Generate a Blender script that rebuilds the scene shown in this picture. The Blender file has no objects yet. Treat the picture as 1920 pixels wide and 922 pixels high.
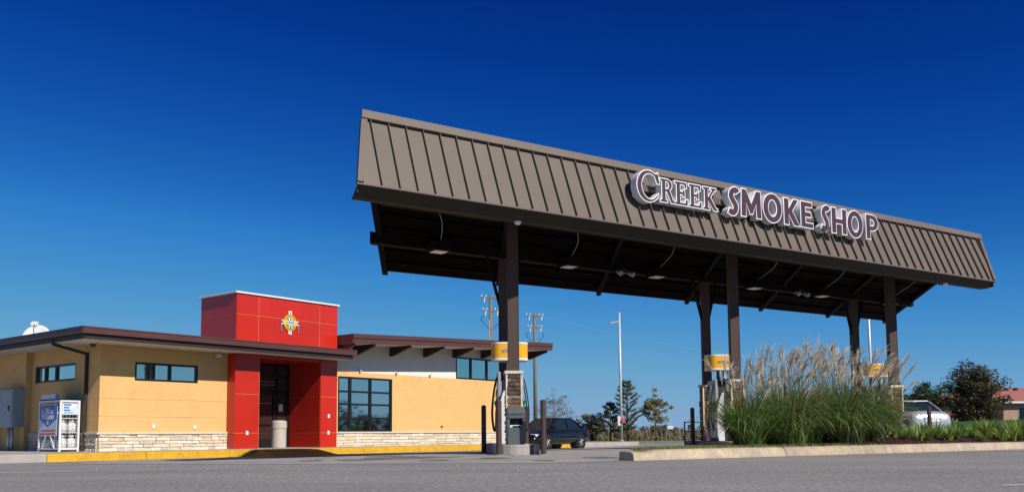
import bpy, bmesh, math, random
from mathutils import Vector, Matrix
random.seed(7)
R = math.radians
sc = bpy.context.scene
C = sc.collection

# ------------------------------------------------------------------ camera
cam_d = bpy.data.cameras.new('camera')
cam = bpy.data.objects.new('camera', cam_d)
C.objects.link(cam)
PITCH, ROLL = math.atan(155 / 1700), 0.008
cam.matrix_world = Matrix.Translation((0, 0, 0.5)) @ Matrix.Rotation(math.pi / 2 + PITCH, 4, 'X') @ Matrix.Rotation(-ROLL, 4, 'Z')
cam_d.sensor_width = 36
cam_d.lens = 36 * 1700 / 1920
cam_d.shift_y = 199 / 1920
cam_d.clip_end = 5000
sc.camera = cam

# ------------------------------------------------------------------ sky, sun, exposure
SUN_EL = R(38)
TO_SUN = Vector((0.70 * math.cos(SUN_EL), -0.714 * math.cos(SUN_EL), math.sin(SUN_EL)))
world = bpy.data.worlds.new('World')
sc.world = world
world.use_nodes = True
wn = world.node_tree
wn.nodes.clear()
sky = wn.nodes.new('ShaderNodeTexSky')
sky.sky_type = 'NISHITA'
sky.sun_disc = False
sky.sun_elevation = SUN_EL
sky.sun_rotation = math.atan2(TO_SUN.x, TO_SUN.y)
sky.altitude = 0
sky.air_density = 0.7
sky.dust_density = 0.0
sky.ozone_density = 2.0
# the whole sky goes through one contrasty, blue-leaning film response (polarised slide look)
dn = wn.nodes.new('ShaderNodeVectorMath')
dn.operation = 'SCALE'
dn.inputs['Scale'].default_value = 0.1
cv = wn.nodes.new('ShaderNodeRGBCurve')
cv.mapping.extend = 'HORIZONTAL'
for ci, pts in enumerate((((0, 0), (0.086, 0.001), (0.108, 0.0025), (0.16, 0.012), (0.212, 0.034), (0.30, 0.075), (0.357, 0.105), (0.47, 0.155), (0.78, 0.235), (1, 0.26)),
                          ((0, 0), (0.12, 0.018), (0.151, 0.031), (0.19, 0.055), (0.27, 0.125), (0.357, 0.22), (0.566, 0.34), (0.67, 0.375), (0.9, 0.395), (1, 0.40)),
                          ((0, 0), (0.2, 0.12), (0.287, 0.225), (0.355, 0.32), (0.46, 0.44), (0.61, 0.59), (0.75, 0.605), (0.9, 0.61), (1, 0.61)))):
    c = cv.mapping.curves[ci]
    c.points[0].location = pts[0]
    c.points[1].location = pts[-1]
    for p in pts[1:-1]:
        c.points.new(*p)
cv.mapping.update()
up = wn.nodes.new('ShaderNodeVectorMath')
up.operation = 'SCALE'
up.inputs['Scale'].default_value = 10.0
bg = wn.nodes.new('ShaderNodeBackground')
bg.inputs['Strength'].default_value = 0.1
wo = wn.nodes.new('ShaderNodeOutputWorld')
wn.links.new(sky.outputs[0], dn.inputs[0])
wn.links.new(dn.outputs[0], cv.inputs['Color'])
wn.links.new(cv.outputs[0], up.inputs[0])
wn.links.new(up.outputs[0], bg.inputs['Color'])
wn.links.new(bg.outputs[0], wo.inputs[0])

sun_d = bpy.data.lights.new('sun', 'SUN')
sun_d.energy = 4.6
sun_d.angle = R(0.5)
sun_d.color = (1.0, 0.94, 0.85)
sun = bpy.data.objects.new('sun', sun_d)
C.objects.link(sun)
sun.rotation_euler = (-TO_SUN).to_track_quat('-Z', 'Y').to_euler()
sun.location = (30, -30, 40)
sc.view_settings.view_transform = 'Standard'
sc.view_settings.look = 'None'
sc.view_settings.exposure = 0.0
sc.view_settings.gamma = 1.0
sc.view_settings.use_curve_mapping = False
sc.cycles.diffuse_bounces = 1

# ------------------------------------------------------------------ materials
MATS = {}


def mat(name, col, rough=0.7, metal=0.0, var=0.0, scale=3.0, bump=0.0, bscale=None, col2=None, rnd=0.0,
        spec=0.5, detail=6.0, coat=0.0, trans=0.0, stretch=None, speck=None, lo=0.35, hi=0.65):
    """Procedural principled material: noise mixes col with col2 (or a darker tone), per-object random tint, bump."""
    m = bpy.data.materials.new(name)
    m.use_nodes = True
    nt = m.node_tree
    b = nt.nodes['Principled BSDF']
    b.inputs['Roughness'].default_value = rough
    b.inputs['Metallic'].default_value = metal
    b.inputs['Specular IOR Level'].default_value = spec
    b.inputs['Coat Weight'].default_value = coat
    b.inputs['Coat Roughness'].default_value = 0.05
    tc = nt.nodes.new('ShaderNodeTexCoord')
    vec = tc.outputs['Object']
    if stretch:
        mp = nt.nodes.new('ShaderNodeMapping')
        mp.inputs['Scale'].default_value = stretch
        nt.links.new(vec, mp.inputs['Vector'])
        vec = mp.outputs[0]
    c1 = (*col, 1)
    out = None
    if var > 0 or col2:
        c2 = (*col2, 1) if col2 else tuple([x * (1 - var) for x in col] + [1])
        nz = nt.nodes.new('ShaderNodeTexNoise')
        nz.inputs['Scale'].default_value = scale
        nz.inputs['Detail'].default_value = detail
        nz.inputs['Roughness'].default_value = 0.65
        nt.links.new(vec, nz.inputs['Vector'])
        rp = nt.nodes.new('ShaderNodeValToRGB')
        rp.color_ramp.elements[0].position = lo
        rp.color_ramp.elements[1].position = hi
        rp.color_ramp.elements[0].color = c2
        rp.color_ramp.elements[1].color = c1
        nt.links.new(nz.outputs['Fac'], rp.inputs[0])
        out = rp.outputs[0]
    if speck:
        sp_s, sp_lo, sp_hi, sp_amt = speck
        n2 = nt.nodes.new('ShaderNodeTexNoise')
        n2.inputs['Scale'].default_value = sp_s
        n2.inputs['Detail'].default_value = 3
        nt.links.new(vec, n2.inputs['Vector'])
        mr = nt.nodes.new('ShaderNodeMapRange')
        mr.inputs['From Min'].default_value = sp_lo
        mr.inputs['From Max'].default_value = sp_hi
        mr.inputs['To Min'].default_value = 1 - sp_amt
        mr.inputs['To Max'].default_value = 1 + sp_amt
        nt.links.new(n2.outputs['Fac'], mr.inputs['Value'])
        mx = nt.nodes.new('ShaderNodeVectorMath')
        mx.operation = 'SCALE'
        if out:
            nt.links.new(out, mx.inputs[0])
        else:
            mx.inputs[0].default_value = col
        nt.links.new(mr.outputs[0], mx.inputs['Scale'])
        out = mx.outputs[0]
    if rnd > 0:
        oi = nt.nodes.new('ShaderNodeObjectInfo')
        mr = nt.nodes.new('ShaderNodeMapRange')
        mr.inputs['To Min'].default_value = 1 - rnd
        mr.inputs['To Max'].default_value = 1 + rnd
        nt.links.new(oi.outputs['Random'], mr.inputs['Value'])
        mx = nt.nodes.new('ShaderNodeVectorMath')
        mx.operation = 'SCALE'
        if out:
            nt.links.new(out, mx.inputs[0])
        else:
            mx.inputs[0].default_value = col
        nt.links.new(mr.outputs[0], mx.inputs['Scale'])
        out = mx.outputs[0]
    if out:
        nt.links.new(out, b.inputs['Base Color'])
    else:
        b.inputs['Base Color'].default_value = c1
    if bump > 0:
        nb = nt.nodes.new('ShaderNodeTexNoise')
        nb.inputs['Scale'].default_value = bscale or scale * 8
        nb.inputs['Detail'].default_value = 4
        nt.links.new(vec, nb.inputs['Vector'])
        bp = nt.nodes.new('ShaderNodeBump')
        bp.inputs['Strength'].default_value = bump
        bp.inputs['Distance'].default_value = 0.02
        nt.links.new(nb.outputs['Fac'], bp.inputs['Height'])
        nt.links.new(bp.outputs[0], b.inputs['Normal'])
    if trans > 0:
        tr = nt.nodes.new('ShaderNodeBsdfTranslucent')
        if out:
            nt.links.new(out, tr.inputs['Color'])
        else:
            tr.inputs['Color'].default_value = c1
        ms = nt.nodes.new('ShaderNodeMixShader')
        ms.inputs[0].default_value = trans
        nt.links.new(b.outputs[0], ms.inputs[1])
        nt.links.new(tr.outputs[0], ms.inputs[2])
        nt.links.new(ms.outputs[0], nt.nodes['Material Output'].inputs[0])
    MATS[name] = m
    return m


def ramp_mat(name, cols, rough=0.85, bump=0.5, bscale=25, var=0.3):
    """Colour picked per object (Object Info random) from a list, broken up by noise."""
    m = bpy.data.materials.new(name)
    m.use_nodes = True
    nt = m.node_tree
    b = nt.nodes['Principled BSDF']
    b.inputs['Roughness'].default_value = rough
    oi = nt.nodes.new('ShaderNodeObjectInfo')
    rp = nt.nodes.new('ShaderNodeValToRGB')
    rp.color_ramp.interpolation = 'CONSTANT'
    while len(rp.color_ramp.elements) < len(cols):
        rp.color_ramp.elements.new(0.5)
    for i, c in enumerate(cols):
        rp.color_ramp.elements[i].position = i / len(cols)
        rp.color_ramp.elements[i].color = (*c, 1)
    nt.links.new(oi.outputs['Random'], rp.inputs[0])
    ge = nt.nodes.new('ShaderNodeNewGeometry')
    nz = nt.nodes.new('ShaderNodeTexNoise')
    nz.inputs['Scale'].default_value = 9
    nz.inputs['Detail'].default_value = 6
    nt.links.new(ge.outputs['Position'], nz.inputs['Vector'])
    mr = nt.nodes.new('ShaderNodeMapRange')
    mr.inputs['From Min'].default_value = 0.3
    mr.inputs['From Max'].default_value = 0.7
    mr.inputs['To Min'].default_value = 1 - var
    mr.inputs['To Max'].default_value = 1 + var
    nt.links.new(nz.outputs['Fac'], mr.inputs['Value'])
    mx = nt.nodes.new('ShaderNodeVectorMath')
    mx.operation = 'SCALE'
    nt.links.new(rp.outputs[0], mx.inputs[0])
    nt.links.new(mr.outputs[0], mx.inputs['Scale'])
    nt.links.new(mx.outputs[0], b.inputs['Base Color'])
    n2 = nt.nodes.new('ShaderNodeTexNoise')
    n2.inputs['Scale'].default_value = bscale
    n2.inputs['Detail'].default_value = 5
    nt.links.new(ge.outputs['Position'], n2.inputs['Vector'])
    bp = nt.nodes.new('ShaderNodeBump')
    bp.inputs['Strength'].default_value = bump
    bp.inputs['Distance'].default_value = 0.03
    nt.links.new(n2.outputs['Fac'], bp.inputs['Height'])
    nt.links.new(bp.outputs[0], b.inputs['Normal'])
    MATS[name] = m
    return m


mat('asphalt', (0.325, 0.308, 0.286), 0.92, col2=(0.235, 0.224, 0.214), scale=0.22, detail=9.0, lo=0.30, hi=0.62, stretch=(0.7, 1.5, 1), bump=0.7, bscale=45, speck=(24, 0.35, 0.68, 0.5))
mat('concrete', (0.40, 0.375, 0.33), 0.85, scale=0.45, col2=(0.30, 0.28, 0.25), bump=0.15, bscale=30, speck=(14, 0.3, 0.7, 0.1))
mat('oil_stain', (0.10, 0.09, 0.08), 0.6, col2=(0.30, 0.28, 0.25), scale=1.1)
mat('walk', (0.47, 0.43, 0.38), 0.85, var=0.2, scale=1.2, bump=0.15, bscale=40)
mat('kerb_yellow', (0.80, 0.44, 0.012), 0.6, scale=2.2, col2=(0.62, 0.34, 0.02), bump=0.15, bscale=30, speck=(9, 0.3, 0.75, 0.12))
mat('kerb_stone', (0.56, 0.44, 0.29), 0.85, scale=1.3, col2=(0.36, 0.30, 0.22), bump=0.35, bscale=26, rnd=0.1, speck=(8, 0.3, 0.7, 0.15))
mat('paint_white', (0.62, 0.62, 0.60), 0.7, scale=6, col2=(0.3, 0.3, 0.3), lo=0.3, hi=0.45)
mat('turf', (0.20, 0.25, 0.07), 0.9, scale=2.5, col2=(0.27, 0.24, 0.10), bump=0.4, bscale=60)
mat('field', (0.17, 0.155, 0.07), 0.95, scale=0.08, col2=(0.10, 0.12, 0.045), bump=0.3, bscale=6)
mat('verge', (0.08, 0.15, 0.04), 0.95, scale=0.3, col2=(0.15, 0.15, 0.05), bump=0.3, bscale=8)
mat('bank', (0.014, 0.085, 0.018), 0.95, scale=0.7, col2=(0.018, 0.07, 0.018), bump=0.3, bscale=20)
mat('mulch', (0.10, 0.025, 0.018), 0.95, scale=14, col2=(0.035, 0.012, 0.010), bump=1.0, bscale=50)
mat('stucco', (0.84, 0.505, 0.19), 0.9, var=0.09, scale=0.8, bump=0.3, bscale=70, speck=(3, 0.3, 0.7, 0.05))
mat('stucco_white', (0.86, 0.80, 0.69), 0.9, var=0.05, scale=1.5, bump=0.2, bscale=90)
mat('soffit', (0.62, 0.55, 0.45), 0.8, var=0.06, scale=1.0)
mat('brown_metal', (0.115, 0.048, 0.043), 0.42, var=0.12, scale=1.0, spec=0.4)
mat('dark_brown', (0.035, 0.022, 0.02), 0.5, var=0.1, scale=2)
mat('roof_top', (0.30, 0.29, 0.27), 0.9, var=0.1)
mat('red_panel', (0.60, 0.027, 0.013), 0.2, var=0.10, scale=0.9, rnd=0.05, bump=0.04, bscale=1.4, spec=0.5)
mat('gold_joint', (0.78, 0.36, 0.08), 0.5)
mat('coping', (0.82, 0.80, 0.76), 0.5)
mat('limestone', (0.72, 0.64, 0.50), 0.85, var=0.12, scale=3, bump=0.2, bscale=30)
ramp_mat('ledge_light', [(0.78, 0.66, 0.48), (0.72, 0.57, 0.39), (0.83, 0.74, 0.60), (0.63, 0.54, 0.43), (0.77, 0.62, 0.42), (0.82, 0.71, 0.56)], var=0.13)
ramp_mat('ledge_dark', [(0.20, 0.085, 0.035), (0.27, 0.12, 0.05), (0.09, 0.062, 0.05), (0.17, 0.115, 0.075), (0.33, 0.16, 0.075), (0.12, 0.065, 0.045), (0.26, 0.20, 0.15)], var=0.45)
mat('mortar', (0.30, 0.24, 0.18), 0.95, var=0.2, scale=5)
mat('mortar_pale', (0.52, 0.43, 0.32), 0.95, var=0.15, scale=5)
mat('frame_dark', (0.012, 0.012, 0.014), 0.35)
mat('pane', (0.62, 0.70, 0.62), 0.03, metal=1.0, rnd=0.16, bump=0.05, bscale=1.3)
mat('door_glass', (0.05, 0.026, 0.022), 0.05, spec=0.8, var=0.2, scale=0.7)
mat('white_plastic', (0.80, 0.80, 0.78), 0.4)
mat('beige', (0.56, 0.49, 0.40), 0.55, var=0.06, scale=4)
mat('cabinet_grey', (0.36, 0.40, 0.43), 0.45, var=0.08, scale=2)
mat('galv', (0.55, 0.57, 0.58), 0.4, metal=0.3, var=0.15, scale=5)
mat('seam_metal', (0.168, 0.134, 0.108), 0.5, var=0.10, scale=0.7, bump=0.10, bscale=1.6, rnd=0.035, spec=0.35)
mat('fascia_metal', (0.045, 0.039, 0.030), 0.6, spec=0.15, var=0.08, scale=1)
mat('canopy_steel', (0.098, 0.067, 0.058), 0.6, spec=0.15, var=0.08, scale=1.2)
mat('steel_shaded', (0.012, 0.009, 0.0085), 0.7, spec=0.12, var=0.1, scale=1.2)  # canopy steel again for overhead parts, underside shade put into its colour
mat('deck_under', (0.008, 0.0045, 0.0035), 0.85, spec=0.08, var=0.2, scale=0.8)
mat('letter_white', (0.90, 0.91, 0.91), 0.4)
mat('letter_face', (0.085, 0.036, 0.052), 0.4, var=0.05)
mat('raceway', (0.125, 0.095, 0.082), 0.5)
mat('lens', (0.88, 0.85, 0.76), 0.3)
mat('black', (0.015, 0.015, 0.016), 0.5)
mat('cable_grey', (0.36, 0.33, 0.30), 0.6)
mat('pump_orange', (0.90, 0.44, 0.010), 0.35)
mat('pump_white', (0.80, 0.80, 0.78), 0.35)
mat('pump_grey', (0.11, 0.125, 0.14), 0.45, var=0.1, scale=3)
mat('pump_dark', (0.03, 0.03, 0.035), 0.4)
mat('screen', (0.35, 0.62, 0.66), 0.15)
mat('nitro_blue', (0.03, 0.04, 0.14), 0.5)
mat('nozzle_green', (0.01, 0.30, 0.06), 0.4)
mat('bollard_brown', (0.085, 0.050, 0.040), 0.5, var=0.2, scale=5)
mat('rubber', (0.012, 0.012, 0.012), 0.7)
mat('car_black', (0.007, 0.008, 0.010), 0.15, coat=0.45, spec=0.4)
mat('car_silver', (0.62, 0.64, 0.66), 0.28, metal=0.45, coat=0.6)
mat('car_blue', (0.16, 0.38, 0.50), 0.25, coat=0.5)
mat('car_glass', (0.015, 0.022, 0.028), 0.04, spec=0.9)
mat('alloy', (0.62, 0.62, 0.62), 0.3, metal=0.6)
mat('tail_red', (0.45, 0.008, 0.01), 0.15, coat=0.6)
mat('headlamp', (0.75, 0.78, 0.80), 0.1)
mat('chrome', (0.7, 0.7, 0.7), 0.15, metal=1.0)
mat('blue_sign', (0.045, 0.19, 0.58), 0.4)
mat('ice_blue', (0.52, 0.70, 0.84), 0.4, scale=5, col2=(0.80, 0.85, 0.88))
mat('sign_silver', (0.66, 0.70, 0.78), 0.4)
mat('sign_red', (0.60, 0.06, 0.05), 0.5)
mat('tank_white', (0.72, 0.73, 0.74), 0.4)
mat('emblem_yellow', (0.85, 0.60, 0.02), 0.45)
mat('emblem_green', (0.02, 0.22, 0.09), 0.45)
mat('emblem_red', (0.5, 0.02, 0.03), 0.45)
mat('emblem_blue', (0.05, 0.08, 0.35), 0.45)
mat('feather_grey', (0.45, 0.42, 0.40), 0.7, var=0.5, scale=20)
mat('pole_wood', (0.24, 0.20, 0.145), 0.9, var=0.35, scale=3, stretch=(3, 3, 0.3), bump=0.3, bscale=20)
mat('pole_steel', (0.68, 0.69, 0.70), 0.4, metal=0.2, var=0.1, scale=2)
mat('grass_blade', (0.19, 0.27, 0.085), 0.42, trans=0.3, scale=9.0, detail=2.0, col2=(0.065, 0.12, 0.03))
mat('grass_dry', (0.30, 0.245, 0.10), 0.7, trans=0.25, var=0.3, scale=3)
mat('plume', (0.80, 0.73, 0.60), 0.9, trans=0.35, scale=2.5, col2=(0.55, 0.465, 0.33))
mat('plume_stem', (0.34, 0.27, 0.13), 0.8)
mat('lily_leaf', (0.26, 0.38, 0.06), 0.42, trans=0.3, scale=1.2, col2=(0.09, 0.18, 0.04), rnd=0.3)
mat('lily_yellow', (0.27, 0.27, 0.05), 0.5, trans=0.25, var=0.3, scale=2)
mat('bark', (0.12, 0.09, 0.065), 0.95, var=0.3, scale=6, bump=0.4)
mat('bark_pale', (0.26, 0.22, 0.17), 0.95, var=0.3, scale=6)
mat('leaf_oak', (0.055, 0.075, 0.022), 0.55, trans=0.2, scale=1.6, col2=(0.11, 0.075, 0.03))
mat('leaf_dark', (0.035, 0.065, 0.025), 0.5, trans=0.2, scale=1.5, col2=(0.055, 0.08, 0.02))
mat('leaf_young', (0.19, 0.195, 0.075), 0.6, trans=0.3, scale=1.0, col2=(0.36, 0.26, 0.09))
mat('leaf_grey', (0.25, 0.28, 0.18), 0.6, trans=0.25, scale=1.0, col2=(0.17, 0.15, 0.09))
mat('leaf_sparse', (0.24, 0.23, 0.13), 0.7, trans=0.25, scale=1.0, col2=(0.20, 0.15, 0.09))
mat('needle', (0.14, 0.19, 0.085), 0.6, trans=0.3, scale=1.2, col2=(0.24, 0.175, 0.10))
mat('brush_brown', (0.27, 0.19, 0.125), 0.9, scale=0.5, col2=(0.18, 0.165, 0.08))
mat('brush_green', (0.15, 0.17, 0.075), 0.9, scale=0.5, col2=(0.21, 0.17, 0.09))
mat('far_leaf', (0.075, 0.085, 0.06), 0.9, scale=0.05, col2=(0.12, 0.08, 0.06))
mat('brick_pink', (0.50, 0.31, 0.23), 0.9, scale=6, col2=(0.40, 0.22, 0.16), bump=0.2, bscale=20)
mat('shingle_red', (0.42, 0.155, 0.115), 0.85, var=0.12, scale=2, bump=0.2, bscale=15)
mat('trim_white', (0.75, 0.75, 0.72), 0.6)


def tinted(name, cols, rough=0.45, trans=0.3):
    """leaf material: colour looked up from the per-leaf 'tint' attribute"""
    m = bpy.data.materials.new(name)
    m.use_nodes = True
    nt = m.node_tree
    b = nt.nodes['Principled BSDF']
    b.inputs['Roughness'].default_value = rough
    at = nt.nodes.new('ShaderNodeAttribute')
    at.attribute_name = 'tint'
    rp = nt.nodes.new('ShaderNodeValToRGB')
    while len(rp.color_ramp.elements) < len(cols):
        rp.color_ramp.elements.new(0.5)
    for i, c in enumerate(cols):
        rp.color_ramp.elements[i].position = i / (len(cols) - 1)
        rp.color_ramp.elements[i].color = (*c, 1)
    nt.links.new(at.outputs['Fac'], rp.inputs[0])
    nt.links.new(rp.outputs[0], b.inputs['Base Color'])
    tr = nt.nodes.new('ShaderNodeBsdfTranslucent')
    nt.links.new(rp.outputs[0], tr.inputs['Color'])
    ms = nt.nodes.new('ShaderNodeMixShader')
    ms.inputs[0].default_value = trans
    nt.links.new(b.outputs[0], ms.inputs[1])
    nt.links.new(tr.outputs[0], ms.inputs[2])
    nt.links.new(ms.outputs[0], nt.nodes['Material Output'].inputs[0])
    MATS[name] = m


tinted('grass_tint', [(0.05, 0.10, 0.025), (0.11, 0.20, 0.045), (0.20, 0.31, 0.08), (0.32, 0.43, 0.13), (0.46, 0.47, 0.20)])
tinted('lily_tint', [(0.07, 0.15, 0.025), (0.17, 0.29, 0.045), (0.30, 0.42, 0.07), (0.42, 0.48, 0.12)])


def set_tint(o, per, rr):
    """one random tint per run of `per` faces"""
    at = o.data.attributes.new('tint', 'FLOAT', 'FACE')
    v = 0.0
    for i, d in enumerate(at.data):
        if i % per == 0:
            v = min(1, max(0, rr.gauss(0.45, 0.27)))
        d.value = v


# ------------------------------------------------------------------ mesh helpers
class MB:
    def __init__(s):
        s.v, s.f = [], []

    def add(s, vs, fs):
        o = len(s.v)
        s.v += [tuple(p) for p in vs]
        s.f += [tuple(i + o for i in f) for f in fs]
        return s

    def box(s, x0, x1, y0, y1, z0, z1):
        return s.add([(x0, y0, z0), (x1, y0, z0), (x1, y1, z0), (x0, y1, z0), (x0, y0, z1), (x1, y0, z1), (x1, y1, z1), (x0, y1, z1)],
                     [(0, 3, 2, 1), (4, 5, 6, 7), (0, 1, 5, 4), (1, 2, 6, 5), (2, 3, 7, 6), (3, 0, 4, 7)])

    def prism(s, pts, off):
        """closed polygon pts (3d) extruded by vector off"""
        n = len(pts)
        q = [tuple(a + b for a, b in zip(p, off)) for p in pts]
        return s.add(list(pts) + q, [tuple(range(n - 1, -1, -1)), tuple(range(n, 2 * n))] + [(i, (i + 1) % n, n + (i + 1) % n, n + i) for i in range(n)])

    def cyl(s, p0, p1, r0, r1=None, n=12, caps=True):
        r1 = r0 if r1 is None else r1
        p0, p1 = Vector(p0), Vector(p1)
        d = (p1 - p0).normalized()
        a = d.orthogonal().normalized()
        b = d.cross(a)
        vs = []
        for p, r in ((p0, r0), (p1, r1)):
            for i in range(n):
                t = 2 * math.pi * i / n
                vs.append(p + a * (r * math.cos(t)) + b * (r * math.sin(t)))
        fs = [(i, (i + 1) % n, n + (i + 1) % n, n + i) for i in range(n)]
        if caps:
            fs += [tuple(range(n - 1, -1, -1)), tuple(range(n, 2 * n))]
        return s.add(vs, fs)

    def tube(s, path, r, n=6):
        path = [Vector(p) for p in path]
        rs = r if isinstance(r, (list, tuple)) else [r] * len(path)
        vs = []
        a = None
        for i, p in enumerate(path):
            d = (path[min(i + 1, len(path) - 1)] - path[max(i - 1, 0)]).normalized()
            if a is None:
                a = d.orthogonal().normalized()
            a = (a - d * a.dot(d)).normalized()
            b = d.cross(a)
            for k in range(n):
                t = 2 * math.pi * k / n
                vs.append(p + a * (rs[i] * math.cos(t)) + b * (rs[i] * math.sin(t)))
        fs = []
        for i in range(len(path) - 1):
            for k in range(n):
                fs.append((i * n + k, i * n + (k + 1) % n, (i + 1) * n + (k + 1) % n, (i + 1) * n + k))
        fs += [tuple(range(n - 1, -1, -1)), tuple(range((len(path) - 1) * n, len(path) * n))]
        return s.add(vs, fs)

    def lathe(s, prof, n=24, c=(0, 0, 0)):
        vs, fs = [], []
        for r, z in prof:
            for k in range(n):
                t = 2 * math.pi * k / n
                vs.append((c[0] + r * math.cos(t), c[1] + r * math.sin(t), c[2] + z))
        for i in range(len(prof) - 1):
            for k in range(n):
                fs.append((i * n + k, i * n + (k + 1) % n, (i + 1) * n + (k + 1) % n, (i + 1) * n + k))
        fs += [tuple(range(n - 1, -1, -1)), tuple(range((len(prof) - 1) * n, len(prof) * n))]
        return s.add(vs, fs)

    def mesh(s, name):
        me = bpy.data.meshes.new(name)
        me.from_pydata(s.v, [], s.f)
        me.update()
        return me

    def build(s, name, m, parent=None, smooth=False, bevel=0.0, seg=2):
        return link(name, s.mesh(name), m, parent, smooth, bevel, seg)


def link(name, me, m, parent=None, smooth=False, bevel=0.0, seg=2):
    if m and not me.materials:
        me.materials.append(MATS[m])
    o = bpy.data.objects.new(name, me)
    C.objects.link(o)
    if parent:
        o.parent = parent
    if smooth:
        for p in me.polygons:
            p.use_smooth = True
    if bevel:
        md = o.modifiers.new('bevel', 'BEVEL')
        md.width = bevel
        md.segments = seg
        md.limit_method = 'ANGLE'
    return o


def tag(o, label, cat, group=None):
    o['label'] = label
    o['category'] = cat
    if group:
        o['group'] = group
    return o


def struct(o):
    o['kind'] = 'structure'
    return o


def thing(name, label, cat, loc=(0, 0, 0), rz=0.0, group=None):
    o = bpy.data.objects.new(name, None)
    o.empty_display_size = 0.2
    C.objects.link(o)
    o.location = loc
    o.rotation_euler = (0, 0, rz)
    return tag(o, label, cat, group)


def copy_tree(o, parent=None):
    c = o.copy()
    C.objects.link(c)
    c.parent = parent
    for ch in list(o.children):
        copy_tree(ch, c)
    return c


def smooth_path(pts, n=6):
    P = [Vector(p) for p in pts]
    out = []
    for i in range(len(P) - 1):
        p0, p1, p2, p3 = P[max(i - 1, 0)], P[i], P[i + 1], P[min(i + 2, len(P) - 1)]
        for k in range(n):
            t = k / n
            out.append(0.5 * ((2 * p1) + (p2 - p0) * t + (2 * p0 - 5 * p1 + 4 * p2 - p3) * t * t + (3 * p1 - p0 - 3 * p2 + p3) * t ** 3))
    out.append(P[-1])
    return out


def to_mesh(cu, name):
    o = bpy.data.objects.new('tmp', cu)
    C.objects.link(o)
    dg = bpy.context.evaluated_depsgraph_get()
    me = bpy.data.meshes.new_from_object(o.evaluated_get(dg))
    me.name = name
    bpy.data.objects.remove(o)
    bpy.data.curves.remove(cu)
    me.materials.clear()
    return me


def text_mesh(body, size, depth=0.004, name='lettering', shear=0.0, off=0.0):
    cu = bpy.data.curves.new('txt', 'FONT')
    cu.body = body
    cu.size = size
    cu.extrude = depth
    cu.align_x = 'CENTER'
    cu.align_y = 'CENTER'
    cu.shear = shear
    cu.offset = off
    return to_mesh(cu, name)


def shape_mesh(loops, depth, name):
    cu = bpy.data.curves.new('shp', 'CURVE')
    cu.dimensions = '2D'
    cu.fill_mode = 'BOTH'
    cu.extrude = depth / 2
    for lp in loops:
        sp = cu.splines.new('POLY')
        sp.points.add(len(lp) - 1)
        for p, q in zip(sp.points, lp):
            p.co = (q[0], q[1], 0, 1)
        sp.use_cyclic_u = True
    return to_mesh(cu, name)


def upright(o, loc, rz=0.0, scale=None):
    """flat xy mesh stood up to face local -y"""
    o.location = loc
    o.rotation_euler = (math.pi / 2, 0, rz)
    if scale:
        o.scale = scale
    return o


# building frame: origin at the wall corner, x = along the facade, y = into the building
BX, BY, BTH = -13.665, 30.0, R(51.7536)
BU = Vector((math.cos(BTH), math.sin(BTH), 0))
BN = Vector((BU.y, -BU.x, 0))


def bw(t, d, z=0.0):
    return Vector((BX, BY, z)) + BU * t + BN * d


def nb(x, y):
    return (x - BX) * BN.x + (y - BY) * BN.y


def gz(x, y):
    """gentle fall of the forecourt towards the building"""
    t = min(1.0, max(0.0, (13.5 - nb(x, y)) / 9.0))
    if nb(x, y) < 0 or y > 60:
        t = 1.0
    return -0.155 * t * t * (3 - 2 * t)


def sheet(name, poly, off, m, cuts=True):
    """flat polygon draped on the ground with a small lift"""
    bm = bmesh.new()
    bm.faces.new([bm.verts.new((x, y, 0)) for x, y in poly])
    if cuts:
        for d in [4.5 + 0.75 * i for i in range(13)] + [0.0]:
            p = bw(0, d)
            bmesh.ops.bisect_plane(bm, geom=bm.verts[:] + bm.edges[:] + bm.faces[:], plane_co=(p.x, p.y, 0), plane_no=BN)
        bmesh.ops.bisect_plane(bm, geom=bm.verts[:] + bm.edges[:] + bm.faces[:], plane_co=(0, 60, 0), plane_no=(0, 1, 0))
    bmesh.ops.triangulate(bm, faces=bm.faces[:])
    for v in bm.verts:
        v.co.z = gz(v.co.x, v.co.y) + off
    bm.normal_update()
    for f in bm.faces:
        if f.normal.z < 0:
            f.normal_flip()
    me = bpy.data.meshes.new(name)
    bm.to_mesh(me)
    bm.free()
    return struct(link(name, me, m))


# canopy frame: origin under the left end of the front eave, x = along the eave, y = square back from it
CO, CTH = Vector((-3.30, 19.10, 0)), R(32.9146)
CU = Vector((math.cos(CTH), math.sin(CTH), 0))
CB = Vector((-CU.y, CU.x, 0))
KA, KB = 0.4792, 0.8777            # skewed end direction: (KA along, KB back) per metre


def cw(s, a, z=0.0):
    """canopy point: s along the eave, a along the skewed end direction, world"""
    return CO + CU * (s + KA * a) + CB * (KB * a) + Vector((0, 0, z))


def cl(s, a, z):
    """the same in canopy-local coordinates"""
    return (s + KA * a, KB * a, z)


# ================================================================== THE GROUND
S = 1500
g = MB()
g.add([(-S, -S, -0.30), (S, -S, -0.30), (S, S, -0.30), (-S, S, -0.30)], [(0, 1, 2, 3)])
struct(g.build('ground', 'field'))
sheet('road', [(-70, -40), (70, -40), (70, 62), (-70, 62)], 0.0, 'asphalt')
# concrete forecourt
FC = [(-11.2, 23.2), (-9.6, 20.2), (-8.2, 18.4), (-6.75, 17.46), (-4.6, 16.95), (-2.53, 16.6), (0.36, 16.2), (2.2, 16.95), (14.1, 25.1), (27, 33.9), (30, 48), (12, 52), (3.5, 47.5)]
kf = [bw(17, 3.02), bw(-1.0, 3.02)]
sheet('forecourt', FC + [(p.x, p.y) for p in kf], 0.004, 'concrete')
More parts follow.
